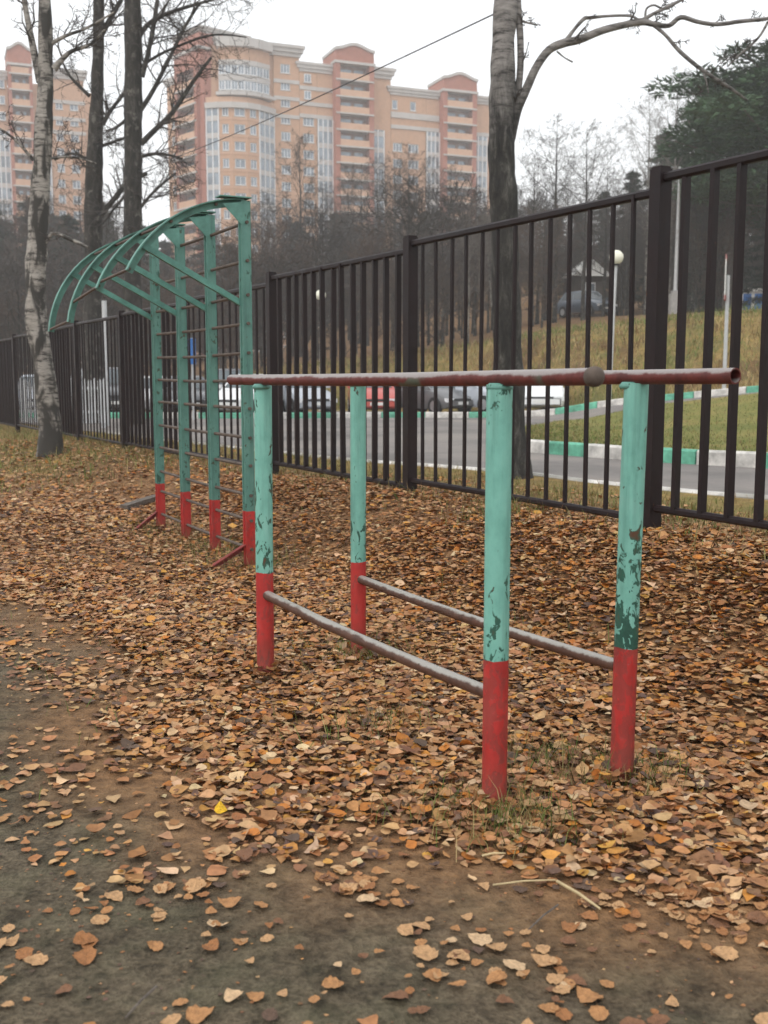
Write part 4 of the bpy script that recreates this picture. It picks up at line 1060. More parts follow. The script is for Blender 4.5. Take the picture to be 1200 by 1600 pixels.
limb_tree('bare_tree', 'slim dark bare trunk behind the climbing frame, nearer the white birch', (146, 658), 31.5,
    [(146, 658, 33), (146, 500, 30), (146, 390, 28), (146, 300, 27), (148, 240, 24), (151, 170, 20), (153, 100, 17), (154, 40, 16), (154, 0, 16), (155, -60, 14)],
    [([(155, 60, 10), (172, 30, 8, .2), (195, -10, 6, .3)], 8), ([(160, 195, 8), (175, 170, 6), (200, 140, 4, -.2)], 10), ([(150, 345, 10), (175, 315, 8), (196, 290, 8, .2), (230, 270, 5, .3)], 12), ([(160, 228, 5), (195, 215, 3.5)], 8), ([(140, 150, 6), (110, 120, 4), (95, 90, 2.5)], 9), ([(140, 250, 5), (112, 240, 4), (85, 250, 3)], 9)],
    MAT['bark_dark'], MAT['twig'], 42, None, twigs=(.85, 7))
limb_tree('bare_tree', 'dark bare trunk with long slanting limbs reaching before the brick tower', (207, 658), 30.5,
    [(207, 658, 33), (207, 500, 29), (207, 400, 27), (208, 320, 26), (208, 230, 26), (208, 140, 26), (208, 60, 25), (207, 0, 24), (206, -60, 22)],
    [([(220, 225, 9), (240, 205, 8), (270, 175, 7), (300, 130, 6), (330, 90, 4)], 18), ([(218, 175, 8), (240, 140, 7), (265, 90, 6), (290, 40, 5), (312, 5, 4)], 18), ([(215, 60, 9), (235, 35, 7), (270, 18, 6), (330, 0, 4), (345, -5, 4)], 16),
     ([(222, 120, 8), (232, 80, 7), (240, 40, 7), (246, 0, 6)], 10), ([(218, 245, 6), (250, 240, 4.5, .2), (285, 248, 3)], 14), ([(215, 330, 6), (240, 300, 4.5), (275, 270, 3)], 12), ([(200, 185, 6), (180, 200, 4), (165, 205, 3)], 8), ([(200, 300, 5), (175, 330, 4), (160, 350, 3)], 8), ([(218, 105, 5), (260, 80, 4, .4), (330, 55, 3, .6), (385, 58, 2, .8)], 14)],
    MAT['bark_dark'], MAT['twig'], 43, None, twigs=(1.0, 8))
limb_tree('old_birch_tree', 'big old birch behind the fence with one long bough arching over the lawn', (803, 734), 13.0,
    [(803, 734, 56), (799, 690, 48), (796, 620, 46), (793, 540, 45), (791, 460, 43), (789, 390, 41), (787, 320, 42), (784, 250, 41), (784, 190, 40), (785, 130, 38), (787, 60, 35), (790, 0, 33), (792, -60, 31)],
    [([(787, 262, 18), (793, 225, 18), (801, 180, 15), (812, 120, 10), (813, 60, 10), (809, 10, 11), (808, -50, 10)], 3), ([(786, 250, 22), (795, 212, 22), (807, 172, 16), (822, 140, 13), (838, 105, 12), (858, 78, 12), (882, 67, 13), (905, 62, 12), (940, 48, 11), (975, 39, 10), (1003, 34, 11), (1022, 38, 8), (1045, 40, 7), (1064, 27, 7), (1090, 34, 6), (1120, 38, 6), (1160, 33, 6), (1205, 28, 5), (1260, 12, 4)], 5),
     ([(882, 67, 7), (898, 45, 5), (913, 29, 6), (922, 28, 5), (950, 25, 4), (985, 25, 4), (1002, 34, 3)], 2), ([(1004, 32, 7), (1020, 22, 5), (1045, 10, 5), (1072, -4, 4)], 4), ([(1008, 32, 4), (1010, 14, 3), (1022, 8, 3), (1035, 14, 3), (1045, 14, 2)], 0),
     ([(1020, 38, 6), (1040, 55, 5), (1060, 78, 6), (1085, 100, 6), (1110, 118, 6), (1140, 137, 5), (1168, 157, 3)], 3), ([(1096, 106, 3), (1103, 125, 2.5), (1107, 145, 2)], 2), ([(1200, 34, 4), (1188, 55, 3.5), (1172, 72, 3.5), (1155, 86, 3), (1138, 103, 2)], 5), ([(814, 32, 4), (826, 36, 3), (840, 39, 2)], 1), ([(870, 80, 3), (882, 90, 2), (895, 97, 2.5)], 0)],
    MAT['old_birch'], MAT['twig'], 44, None, twigs=(.22, 5), top_limbs=12)

# ---- trees of the wood and around the towers
BW = 'bare trees in the wood'
L1 = 'leafless grey tree of the wood in front of the brick towers'; L2 = 'leafless grey tree of the dark wood above the grassy bank'
for px, top, y in ((835, 250, 62), (872, 182, 66), (918, 196, 64), (948, 250, 70), (985, 262, 75)):
    plant_px('bush', px, top, y, 'leafless tree against white sky just right of the big old birch', 'bare trees right of the old birch')
plant_px('birch', 1056, 112, 68, 'tall pale leafless birch with drooping twigs beside the pine', var=0)
plant_px('birch', 1020, 150, 72, 'slimmer pale leafless birch next to the tallest one', var=0)
plant_px('birch', 1092, 160, 76, 'pale leafless birch half hidden behind the pine', var=0)
plant_px('pine', 1226, 80, 58, 'broad dark green pine rising above the fence', rz=.4, wide=2.1)
plant_px('pine', 1150, 130, 68, 'dark green pine beside the pale birches', rz=2.4, wide=1.4)
plant_px('pine', 1270, 120, 64, 'dark green pine at the edge of the wood past the blue cabins', rz=1.1, wide=1.3)
for px, top, y in ((1040, 200, 92), (990, 262, 90), (1085, 235, 84), (945, 295, 96), (905, 320, 92), (860, 330, 100), (1130, 240, 88)):
    plant_px('spruce', px, top, y, 'dark spruce standing deep in the wood', 'dark spruces in the wood', wide=1.35)
lean_px = [(1048, 300, 58, 'white birch stem leaning right in the wood'), (770, 330, 57, 'slender white birch stem leaning behind the old birch')]
plant_px('lean', 1030, 300, 58, 'white birch stem leaning in the wood behind the square fence post', rz=0.3, wide=.9)
plant_px('lean', 775, 330, 57, 'slender white birch leaning behind the old birch', rz=2.9, wide=.9)
plant_px('birch', 733, 320, 56, 'thin upright white birch on the crest of the bank', wide=.7)
plant_px('birch', 756, 340, 56.5, 'second thin upright white birch on the crest of the bank', wide=.7)
R = random.Random(99)
def skyline(px):
    return float(np.interp(px, [-150, 0, 60, 120, 180, 215, 240, 265, 320, 380, 440, 480, 540, 600, 650, 700, 760, 800, 850, 900, 960, 1000, 1060, 1120, 1200, 1350], [300, 300, 290, 275, 300, 330, 345, 340, 330, 330, 235, 290, 262, 245, 250, 255, 270, 300, 280, 290, 300, 270, 230, 210, 210, 220]))
cards = []
for i in range(100):
    px = -140 + 1480 * (i + R.random()) / 100; y = R.uniform(62, 108)
    if 560 > px > -200: y = R.uniform(72, 125)
    top = skyline(px) + R.uniform(-6, 60)
    if 290 < px < 775: top += R.uniform(35, 95)
    if 872 < px < 962 or 1140 < px < 1205: y = R.uniform(90, 110)
    kind = R.choice(['bush', 'up', 'up', 'bush', 'up']) if px < 980 else R.choice(['bush', 'up', 'spruce'])
    if px < 230 and R.random() < .35: kind = 'spruce'
    x = at(px, top, y).x
    if abs(px - 240) < 26: top += 25
    lab = L1 if px < 800 else L2
    if kind == 'spruce': lab = 'dark spruce standing among leafless trees'
    plant_px(kind, px, top, y, lab, BW if kind != 'spruce' else 'dark spruces in the wood', wide=R.uniform(1.1, 1.45) if kind != 'spruce' else 1.4)
# nearer single trees in front of the long tower
for px, top, y, k in ((465, 215, 95, 'up'), (640, 232, 100, 'up'), (705, 262, 98, 'up'), (590, 250, 104, 'bush'), (545, 268, 100, 'up'), (420, 300, 92, 'bush'), (505, 292, 97, 'up'), (565, 262, 106, 'bush'), (668, 250, 103, 'up'), (735, 275, 101, 'bush'), (618, 258, 99, 'up')):
    plant_px(k, px, top, y, 'taller leafless tree crossing the front of the long brick tower', 'taller trees before the long tower', wide=1.05)
for i in range(90):
    px = -120 + 1430 * (i + R.random()) / 90; y = R.uniform(57, 86)
    if px < 640: y = R.uniform(49, 80)
    if 872 < px < 962: y = R.uniform(80, 90)
    if 1130 < px < 1215: y = R.uniform(90, 98)
    plant('brush', at(px, 500, y).x, y, R.uniform(4.0, 8.0), 'dense leafless shrub at the foot of the wood', 'shrubs under the wood', wide=R.uniform(1.0, 1.6))

for i in range(46):
    px = -150 + 1500 * (i + R.random()) / 46; y = R.uniform(112, 150)
    top = max(skyline(px) + R.uniform(20, 90), 330)
    if abs(px - 240) < 30: top = 372
    plant_px('spruce' if R.random() < .45 else 'up', px, top, y, 'dim tree in the farthest rank of the wood', 'farthest rank of the wood', wide=1.9)

# ------------------------------------------------------------------ brick apartment towers
class Tower:
    def __init__(s, name, label, origin, ang):
        s.root = thing(name, label, 'building', (origin[0], origin[1], 0), ang); s.cache = {}
    def settle(s): s.root.scale = (.972, .972, .956); s.root.location.x *= .972
    def part(s, name, mb, mat, parent=None, smooth=None): return mb.build(name, mat, parent or s.root, smooth=smooth)
    def box(s, name, mat, u0, u1, y0, y1, w0, w1, M=None):
        m = MB(); m.box(u0, u1, y0, y1, w0, w1, M); return s.part(name, m, mat)
    def window(s, u, w, wd, ht, y, M=None, mull=1, dark=False):
        key = (round(wd, 2), round(ht, 2), mull)
        if key not in s.cache:
            f = MB(); b = .14; h = wd / 2
            f.box(-h, h, -.05, .06, 0, b); f.box(-h, h, -.05, .06, ht - b, ht); f.box(-h, -h + b, -.05, .06, b, ht - b); f.box(h - b, h, -.05, .06, b, ht - b)
            for k in range(mull):
                c = -h + wd * (k + 1) / (mull + 1); f.box(c - .06, c + .06, -.04, .05, b, ht - b)
            g = MB(); g.box(-h + b, h - b, .01, .03, b, ht - b)
            si = MB(); si.box(-h - .12, h + .12, -.26, .0, -.14, -.02)
            s.cache[key] = (f.mesh('window', MAT['frame_w']), g.mesh('pane', MAT['glass']), si.mesh('sill', MAT['stone']))
        fm, gm, sm_ = s.cache[key]
        o = link('window', fm, s.root); g = link('pane', gm, o); k = link('sill', sm_, o)
        T = Matrix.Translation((u, y, w)); o.matrix_local = (M @ T) if M is not None else T
        return o
    def wall(s, u0, u1, w0, w1, cols, rows, mat, M=None, dep=.32, y=0.0, mull=1, band=None, back=4.0):
        """brick piers and spandrels round set-back windows"""
        m = MB(); e = [u0] + [q for c in cols for q in c] + [u1]
        for k in range(0, len(e), 2):
            if e[k + 1] - e[k] > .01: m.box(e[k], e[k + 1], y, y + dep, w0, w1, M)
        for a, b in cols:
            z = w0
            for lo, hi in rows:
                if lo > z: m.box(a, b, y + .002, y + dep, z, lo, M)
                z = hi
            if z < w1: m.box(a, b, y + .002, y + dep, z, w1, M)
        s.part('wall', m, mat)
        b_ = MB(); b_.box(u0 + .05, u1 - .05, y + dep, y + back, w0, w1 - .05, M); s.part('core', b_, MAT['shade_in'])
        for a, b in cols:
            for lo, hi in rows: s.window((a + b) / 2, lo, b - a, hi - lo, y + .16, M, mull)
        if band:
            for lo, hi in rows:
                bb = MB(); bb.box(u0, u1, y - .07, y + .01, lo - .62, lo - .22, M); s.part('string_course', bb, band)
    def glazed(s, u0, u1, w0, w1, floors, M=None, y=-.35, n=3):
        m = MB(); m.box(u0, u1, y + .06, y + .5, w0, w1, M); o = s.part('glazed_bay', m, MAT['glass'])
        for k in range(n + 1):
            f = MB(); c = u0 + (u1 - u0) * k / n; f.box(c - .11, c + .11, y - .04, y + .12, w0, w1, M); f.build('mullion', MAT['frame_w'], o)
        for z in floors:
            if w0 < z < w1 - .5: f2 = MB(); f2.box(u0 + .1, u1 - .1, y - .02, y + .1, z - .5, z + .42, M); f2.build('spandrel', MAT['stone'], o)
    def cornice(s, u0, u1, w0, h, y=-.9, M=None, d=5.0):
        m = MB()
        for k, (a, b, out) in enumerate(((0, .35, .35), (.35, .72, .7), (.72, 1.0, 1.0))):
            m.box(u0 - (.9 * out if k else .2), u1 + (.9 * out if k else .2), y * out, d, w0 + h * a, w0 + h * b, M)
        s.part('cornice', m, MAT['stone'])
    def stack(s, u0, u1, floors, top, M=None, proj=1.7, pier=.95, pediment=True, rise=3.0):
        m = MB(); m.box(u0, u0 + pier, -proj, .2, 0, top, M); s.part('pier', m, MAT['brick_red'])
        m = MB(); m.box(u1 - pier, u1, -proj, .2, 0, top, M); s.part('pier', m, MAT['brick_red'])
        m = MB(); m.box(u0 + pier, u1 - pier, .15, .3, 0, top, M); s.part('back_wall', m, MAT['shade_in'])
        for z in floors:
            if z > top - 1: continue
            a = MB(); a.box(u0 + .1, u1 - .1, -proj - .22, .15, z - .28, z, M); sl = s.part('balcony', a, MAT['stone'])
            b = MB(); b.box(u0 + pier - .002, u1 - pier + .002, -proj - .06, -proj + .1, z, z + 1.15, M); b.build('parapet', MAT['peach'], sl)
            g = MB(); g.box(u0 + pier + .7, (u0 + u1) / 2 - .2, .05, .15, z + .1, z + 2.2, M); g.box((u0 + u1) / 2 + .5, u1 - pier - .6, .05, .15, z + .8, z + 2.2, M); g.build('balcony_glazing', MAT['glass'], sl)
        if pediment:
            a = MB(); a.box(u0 - .2, u1 + .2, -proj - .25, .3, top - .25, top + .2, M); s.part('band', a, MAT['stone'])
            mid = (u0 + u1) / 2; hw = (u1 - u0) / 2; prof = [(u0, top + .2), (u1, top + .2), (u1, top + rise * .68)]
            arc = []
            for k in range(13):
                q = 1 - 2 * k / 12; x = mid + q * hw * .98; zz = top + rise * (.68 + .34 * math.cos(q * PI / 2 * .95) ** 2 if abs(q) < .72 else .68 + .34 * math.cos(.72 * PI / 2 * .95) ** 2 * (1 - (abs(q) - .72) / .28)); arc.append((x, zz))
            prof = [(u0, top + .2), (u1, top + .2)] + arc
            a = MB(); a.extrude([(x, -proj, z) for x, z in prof], (0, proj + 5.5, 0), M); s.part('gable', a, MAT['brick_red'])
            c = MB()
            for (x0, z0), (x1, z1) in zip(arc[:-1], arc[1:]):
                c.extrude([(x0 + .15 if (x0, z0) == arc[0] else x0, -proj - .3, z0 + .0), (x1 - .15 if (x1, z1) == arc[-1] else x1, -proj - .3, z1), (x1 - .15 if (x1, z1) == arc[-1] else x1, -proj - .3, z1 + .5), (x0 + .15 if (x0, z0) == arc[0] else x0, -proj - .3, z0 + .5)], (0, proj + 5.9, 0), M)
            s.part('coping', c, MAT['stone'])
FL = [2.3 + 3.0 * j for j in range(20)]
A22 = math.atan2(.375, .927)
def rows_upto(w): return [(f + .35, f + 1.95) for f in FL if f + 2.2 < w]
def main_tower():
    T = Tower('brick_apartment_tower', 'long ochre and red brick apartment tower with round corner and curved gables', (-26, 196), A22)
    T.root.location = (-26, 196, 0)
    # M1 flat part right of the round corner
    T.box('wall_core', MAT['brick'], -5.5, 11.3, .35, 14, 0, 60.2)
    T.wall(6.6, 11.4, 0, 60.0, [(7.9, 9.7)], [(f + .35, f + 1.95) for f in FL if f < 57], MAT['brick'], None, mull=2, back=.36)
    for z in (49.0, 52.2, 55.2): T.box('string_course', MAT['stone'], 6.6, 11.42, -.14, .05, z - .35, z + .3)
    T.cornice(-3.5, 11.4, 59.6, 1.9, -1.0, None, 14)
    # round corner
    us = [-5.85, -4.0, -1.8, .86, 3.2, 6.5]; hw, uc, bl = 6.3, .35, 2.8
    def arc(us, bl): return [(q, -bl * (1 - ((q - uc) / hw) ** 2)) for q in us]
    P = arc(us, bl)
    lowrows = [(f + .35, f + 1.95) for f in FL if f < 47.5]
    for k in range(5):
        (x0, y0), (x1, y1) = P[k], P[k + 1]; L = math.hypot(x1 - x0, y1 - y0); M = Matrix.Translation((x0, y0, 0)) @ Matrix.Rotation(math.atan2(y1 - y0, x1 - x0), 4, 'Z')
        if k in (0, 4): T.glazed(.0, L, 0, 49, FL, M, -.1, 2 if k == 0 else 3); T.box('core', MAT['brick'], 0, L, .4, 2.2, 0, 49.2, M)
        else:
            wd = {1: 1.15, 2: 1.9, 3: 1.3}[k]; T.wall(0, L, 0, 49, [(L / 2 - wd / 2, L / 2 + wd / 2)], lowrows, MAT['brick'], M, mull=1, band=MAT['peach'], back=2.0)
        m = MB(); m.box(-.1, L + .1, -.45, 1.2, 49.0, 50.0, M); T.part('cornice', m, MAT['stone'])
        m = MB(); m.box(-.05, L + .05, -.05, 1.2, 50.0, 51.0, M); T.part('wall', m, MAT['peach'])
    u2 = [-3.6, -1.6, .7, 3.0, 5.7]; P = [(q, -2.0 * (1 - ((q - 1.05) / 5.2) ** 2)) for q in u2]
    for k in range(4):
        (x0, y0), (x1, y1) = P[k], P[k + 1]; L = math.hypot(x1 - x0, y1 - y0); M = Matrix.Translation((x0, y0, 0)) @ Matrix.Rotation(math.atan2(y1 - y0, x1 - x0), 4, 'Z')
        m = MB(); m.box(-.15, L + .15, -1.5, 1.0, 51.2, 51.75, M); T.part('ledge', m, MAT['stone'])
        for z0, z1 in ((51.75, 52.4), (54.1, 55.1), (56.8, 57.6)):
            m = MB(); m.box(-.02, L + .02, -.12 - .002 * k, .6, z0, z1, M); T.part('spandrel', m, MAT['stone'])
        for z0, z1 in ((52.4, 54.1), (55.1, 56.8)):
            n = 2
            for j in range(n): T.window(L * (j + .5) / n, z0, L / n - .05, z1 - z0, .05, M, 1)
        m = MB(); m.box(0, L, .14, 2.5, 51.7, 57.6, M); T.part('core', m, MAT['shade_in'])
        m = MB(); m.box(-.02, L + .02, -.06 - .002 * k, 1.2, 57.6, 59.7, M); T.part('wall', m, MAT['brick'])
        m = MB(); m.box(-.1, L + .1, -.9 - .003 * k, 1.2, 59.7, 61.3, M); T.part('cornice', m, MAT['stone'])
    # M2
    T.box('wall_core', MAT['brick'], 11.45, 29.3, .7, 14, 0, 57.6)
    T.wall(11.45, 14.8, 0, 57.4, [(12.1, 14.2)], rows_upto(50), MAT['brick'], None, mull=2, back=.72)
    for w0 in (52.4, 55.4): T.window(13.0, w0, 1.3, 1.5, -.02)
    for z in (49.4, 51.6, 54.4): T.box('string_course', MAT['stone'], 11.45, 17.8, -.15, .1, z - .35, z + .35)
    T.glazed(14.9, 17.7, 0, 49, FL); T.box('wall', MAT['brick'], 14.85, 17.8, .04, .9, 49, 57.5)
    T.cornice(11.6, 17.5, 57.3, 1.6, -.6, None, 14)
    T.stack(17.8, 25.4, FL, 59.3)
    T.glazed(25.5, 27.9, 0, 48, FL, n=2); T.box('wall', MAT['brick'], 25.45, 29.4, .02, .9, 48, 57.6); T.box('wall', MAT['brick'], 27.9, 29.4, .02, .9, 0, 48)
    T.cornice(25.5, 29.3, 57.5, 1.9, -.9, None, 14)
    # M3
    T.box('wall_core', MAT['brick'], 29.45, 52, .7, 14, 0, 54.9)
    T.wall(29.45, 36.7, 0, 49.2, [(29.9, 31.8), (33.0, 35.2)], [(f + .1, f + 1.7) for f in FL if f < 46.5], MAT['brick'], None, mull=2, back=.72)
    T.wall(29.45, 36.7, 49.2, 54.9, [(29.7, 30.8), (33.4, 34.6)], [(52.2, 53.9)], MAT['brick'], None, mull=0, back=.72)
    for z, h in ((48.6, .7), (50.6, 1.1)): T.box('string_course', MAT['stone'], 29.45, 39.4, -.2, .1, z, z + h)
    T.glazed(36.8, 39.4, 0, 48.5, FL); T.box('wall', MAT['brick'], 36.75, 39.5, .04, .9, 48.5, 55)
    T.cornice(29.4, 39.0, 54.8, 1.5, -.6, None, 14)
    T.stack(39.5, 46.7, FL, 56.3)
    T.glazed(46.8, 49.6, 0, 48.5, FL); T.box('wall', MAT['brick'], 46.75, 51.2, .04, .9, 48.5, 54.8); T.box('wall', MAT['brick'], 49.65, 51.2, .04, .9, 0, 48.5)
    T.cornice(46.8, 51.4, 54.7, 1.5, -.7, None, 14); T.box('string_course', MAT['stone'], 46.75, 51.3, -.2, .1, 48.6, 49.3)
    # left wing, turned away
    inv = Matrix.Translation((-26, 196, 0)) @ Matrix.Rotation(A22, 4, 'Z'); inv.invert()
    Mw = inv @ Matrix.Translation((-40.4, 205, 0)) @ Matrix.Rotation(math.atan2(-.764, .645), 4, 'Z')
    Wn = 14.4
    T.box('wall_core', MAT['brick'], 0, Wn, .7, 12, 0, 56, Mw); T.box('wall_core', MAT['brick_red'], 5.2, Wn, .72, 11, 56, 62.2, Mw)
    T.wall(0, 5.3, 0, 55.8, [(1.4, 2.7)], [(f + .35, f + 1.95) for f in FL if f < 53], MAT['brick'], Mw, mull=1, back=.72)
    T.cornice(0, 5.2, 55.6, 1.3, -.5, Mw, 8)
    T.stack(5.4, 13.0, FL, 56.4, Mw, 1.5, .8, False)
    T.box('wall', MAT['brick_red'], 5.4, Wn, -1.5, .7, 56.4, 62.0, Mw); T.box('pier', MAT['brick_red'], 13.02, Wn, -.8, .7, 0, 56.4, Mw)
    T.box('band', MAT['stone'], 5.2, Wn + .2, -1.9, .7, 59.2, 59.7, Mw); T.cornice(5.6, Wn - .3, 62.0, 1.1, -1.9, Mw, 9)
    T.settle()
    return T
main_tower()
def left_tower():
    T = Tower('brick_apartment_tower', 'ochre brick apartment tower behind the leaning white birch', (-57.5, 215), A22)
    rw = lambda w: [(f + .3, f + 1.9) for f in FL if f + 2.2 < w]
    T.box('wall_core', MAT['brick'], -22, -.1, .7, 13, 0, 57)
    T.wall(-7.6, -1.2, 0, 59.5, [(-6.6, -5.2), (-3.9, -2.3)], rw(58), MAT['brick'], None, mull=1, back=.72)
    for z in (49.2, 51.8, 55): T.box('string_course', MAT['stone'], -7.7, -1.0, -.15, .1, z - .3, z + .4)
    T.cornice(-7.2, -1.3, 59.4, 1.8, -.9, None, 13)
    T.wall(-1.1, .8, 0, 57.2, [], [], MAT['brick'], None, back=.72)
    T.glazed(-10.6, -7.8, 0, 48.6, FL); T.box('wall', MAT['brick'], -10.7, -7.7, .04, .9, 48.6, 58)
    T.stack(-15.2, -10.8, FL, 60.9, None, 1.7, .6, True, 3.6)
    T.glazed(-18.0, -15.3, 0, 48.6, FL); T.box('wall', MAT['brick'], -22, -15.3, .04, .9, 48.6, 58.4); T.box('wall', MAT['brick'], -22, -18, .04, .9, 0, 48.6)
    for f in FL[16:19]: T.window(-16.7, f + .3, 1.8, 1.6, -.02)
    T.cornice(-21.6, -15.6, 58.2, 1.6, -.7, None, 13)
    T.settle()
left_tower()

# ------------------------------------------------------------------ cars
def loft(mb, secs):
    i0 = len(mb.v); n = len(secs[0])
    for s_ in secs: mb.v += [tuple(p) for p in s_]
    for k in range(len(secs) - 1):
        for j in range(n):
            a, b = i0 + k * n + j, i0 + k * n + (j + 1) % n; mb.f.append((a, b, b + n, a + n)); mb.m.append(mb.cur)
    mb.f.append(tuple(i0 + j for j in range(n - 1, -1, -1))); mb.m.append(mb.cur); e = i0 + (len(secs) - 1) * n; mb.f.append(tuple(e + j for j in range(n))); mb.m.append(mb.cur)
def car(px, y, yaw, paint, kind, label, x=None, ground=None):
    p = at(px, 640, y); g = onground(p.x, y, .016)
    root = thing('parked_car', label, 'car', g, yaw, 'parked cars')
    K = dict(sedan=(4.3, 1.70, 1.42, 1.05, .30, -.75, -1.45, .93), hatch=(3.9, 1.66, 1.47, 1.0, .30, -1.15, -1.75, .95), suv=(4.5, 1.82, 1.72, 1.15, .45, -1.45, -2.0, 1.10))[kind]
    L, Wd, H, cowl, rf, rb, bk, belt = K; hl = L / 2; hw = Wd / 2; gc = .20 if kind != 'suv' else .27
    S = [(-hl, .80, .42, belt - .28), (-hl + .08, .93, .30, belt - .06), (-hl + .5, 1.0, gc, belt), (-.6, 1.0, gc, belt), (cowl - .1, 1.0, gc, belt - .02), (cowl + .35, .985, gc, belt - .08), (hl - .45, .96, gc, belt - .19), (hl - .10, .90, .26, belt - .32), (hl, .78, .36, belt - .44)]
    b = MB(); secs = []
    for x_, wf, zb, zt in S:
        a = hw * wf; secs.append([(x_, -a * .93, zb), (x_, -a, zb + .16), (x_, -a, zt - .20), (x_, -a * .955, zt - .06), (x_, -a * .82, zt), (x_, a * .82, zt), (x_, a * .955, zt - .06), (x_, a, zt - .20), (x_, a, zb + .16), (x_, a * .93, zb)])
    loft(b, secs); b.build('body', paint, root, smooth=35)
    # greenhouse: roof shell with glass set on it
    c = MB(); bw, tw = hw * .90, hw * .72; z0, z1 = belt - .05, H
    def rect(z, xf, xb, w_): return [(xf, -w_, z), (xf, w_, z), (xb, w_, z), (xb, -w_, z)]
    loft(c, [rect(z0, cowl, bk, bw), rect(z1 - .06, rf, rb, tw), rect(z1, rf - .18, rb + .18, tw * .86)]); c.build('roof', paint, root, smooth=25)
    def panel(name, q, mat=MAT['glass_car'], out=.008):
        q = [Vector(v_) for v_ in q]; nrm = (q[1] - q[0]).cross(q[2] - q[1]).normalized(); ctr = sum(q, Vector()) / 4
        if nrm.dot(ctr - Vector((0, 0, belt))) < 0: nrm = -nrm
        m = MB(); m.extrude([v_ - nrm * .004 for v_ in q], nrm * (out + .004)); m.build(name, mat, root)
    lp = lambda a, b_, t: tuple(a[i] + (b_[i] - a[i]) * t for i in range(3))
    lo = rect(z0, cowl, bk, bw); hi = rect(z1 - .06, rf, rb, tw)
    def face(i, j, ma, mb_, t0, t1):
        A, B, Cq, D = lo[i], lo[j], hi[j], hi[i]
        pt = lambda s, t: lp(lp(A, B, s), lp(D, Cq, s), t)
        return [pt(ma, t0), pt(mb_, t0), pt(mb_, t1), pt(ma, t1)]
    panel('windscreen', face(0, 1, .05, .95, .16, .95)); panel('rear_window', face(2, 3, .06, .94, .2, .92))
    for (i, j) in ((1, 2), (3, 0)):
        panel('side_window', face(i, j, .08, .50, .16, .92)); panel('side_window', face(i, j, .53, .92, .16, .92))
    wb = L * .31; wr = .31 if kind != 'suv' else .36
    for sx in (-1, 1):
        for sy in (-1, 1):
            Mx = Matrix.Translation((sx * wb + .05, sy * (hw - .10), wr)) @ Matrix.Rotation(PI / 2 * -sy, 4, 'X')
            t = MB(); t.lathe([(wr * .62, -.09), (wr * .97, -.09), (wr, -.05), (wr, .07), (wr * .96, .115), (wr * .64, .118)], 20, Mx); wh = t.build('wheel', MAT['tyre'], root, smooth=40)
            r_ = MB(); r_.lathe([(wr * .2, .10), (wr * .62, .112), (wr * .63, .122), (wr * .5, .118), (wr * .18, .128)], 14, Mx); r_.build('rim', MAT['rim'], wh, smooth=30)
            ar = MB(); ar.lathe([(wr * 1.02, .02), (wr * 1.09, .02), (wr * 1.09, .104), (wr * 1.02, .104)], 20, Mx); ar.build('wheel_arch', MAT['trim'], root, smooth=30)
    for sy in (-1, 1):
        h_ = MB(); Mx = Matrix.Translation((hl - .085, sy * hw * .66, belt - .43)); h_.box(-.12, .06, -.2, .2, -.07, .08, Mx); h_.build('headlight', MAT['lens'], root)
        t_ = MB(); Mx = Matrix.Translation((-hl + .06, sy * hw * .72, belt - .28)); t_.box(-.07, .06, -.14, .14, -.1, .12, Mx); t_.build('tail_light', MAT['signred'], root)
        mi = MB(); mi.box(cowl - .32, cowl - .18, sy * (hw + .0), sy * (hw + .17), belt + .02, belt + .15); mi.build('wing_mirror', paint, root)
    gr_ = MB(); gr_.box(hl - .09, hl + .012, -.42, .42, belt - .47, belt - .36); gr_.build('grille', MAT['trim'], root)
    bu = MB(); bu.box(hl - .12, hl + .03, -hw * .74, hw * .74, gc + .12, gc + .3); bu.build('bumper', paint if kind != 'suv' else MAT['trim'], root)
    pl = MB(); pl.box(hl + .03, hl + .04, -.26, .26, gc + .16, gc + .27); pl.build('number_plate', MAT['plate'], root)
    return root
cw = carpaint('white_car_paint', (0.74, 0.75, 0.76)); cdk = carpaint('black_car_paint', (0.022, 0.024, 0.030)); csv = carpaint('silver_car_paint', (0.40, 0.43, 0.48)); crd = carpaint('red_car_paint', (0.48, 0.075, 0.055)); cgy = carpaint('grey_car_paint', (0.13, 0.13, 0.135)); cbl = carpaint('blue_grey_car_paint', (0.065, 0.085, 0.12))
N_ = -PI / 2
car(-6, 40.5, N_ + .25, cw, 'hatch', 'white hatchback parked at the end of the row by the bar fence')
car(62, 41.5, N_ + .2, csv, 'hatch', 'silver hatchback half hidden behind the leaning birch')
car(160, 40.0, N_ + .5, cdk, 'suv', 'black off-roader parked behind the pale picket fence')
car(228, 41.0, N_ - .1, cw, 'sedan', 'white saloon parked beside the black off-roader')
car(292, 40.5, N_ + .3, cdk, 'sedan', 'black saloon seen through the rungs of the climbing frame')
car(394, 39.6, N_ - .35, cw, 'hatch', 'white hatchback with bright bonnet beside the climbing frame post')
car(352, 43.6, N_ + .1, cdk, 'suv', 'tall black car parked behind the white hatchback')
car(464, 41.2, N_ + .5, csv, 'hatch', 'pale silver hatchback beside the red car')
car(582, 41.4, N_ + .1, crd, 'hatch', 'red hatchback with bright windscreen facing the road')
car(668, 42.3, N_ + .7, cgy, 'hatch', 'dark grey hatchback between the red and the silver car')
car(740, 42.3, N_ + .7, csv, 'sedan', 'silver saloon with low bonnet beside the old birch')
car(842, 37.8, N_ - .12, cw, 'sedan', 'white saloon parked at the foot of the grassy bank')
car(912, 74.0, N_ + .5, cbl, 'suv', 'blue-grey car standing among the trees on the bank')

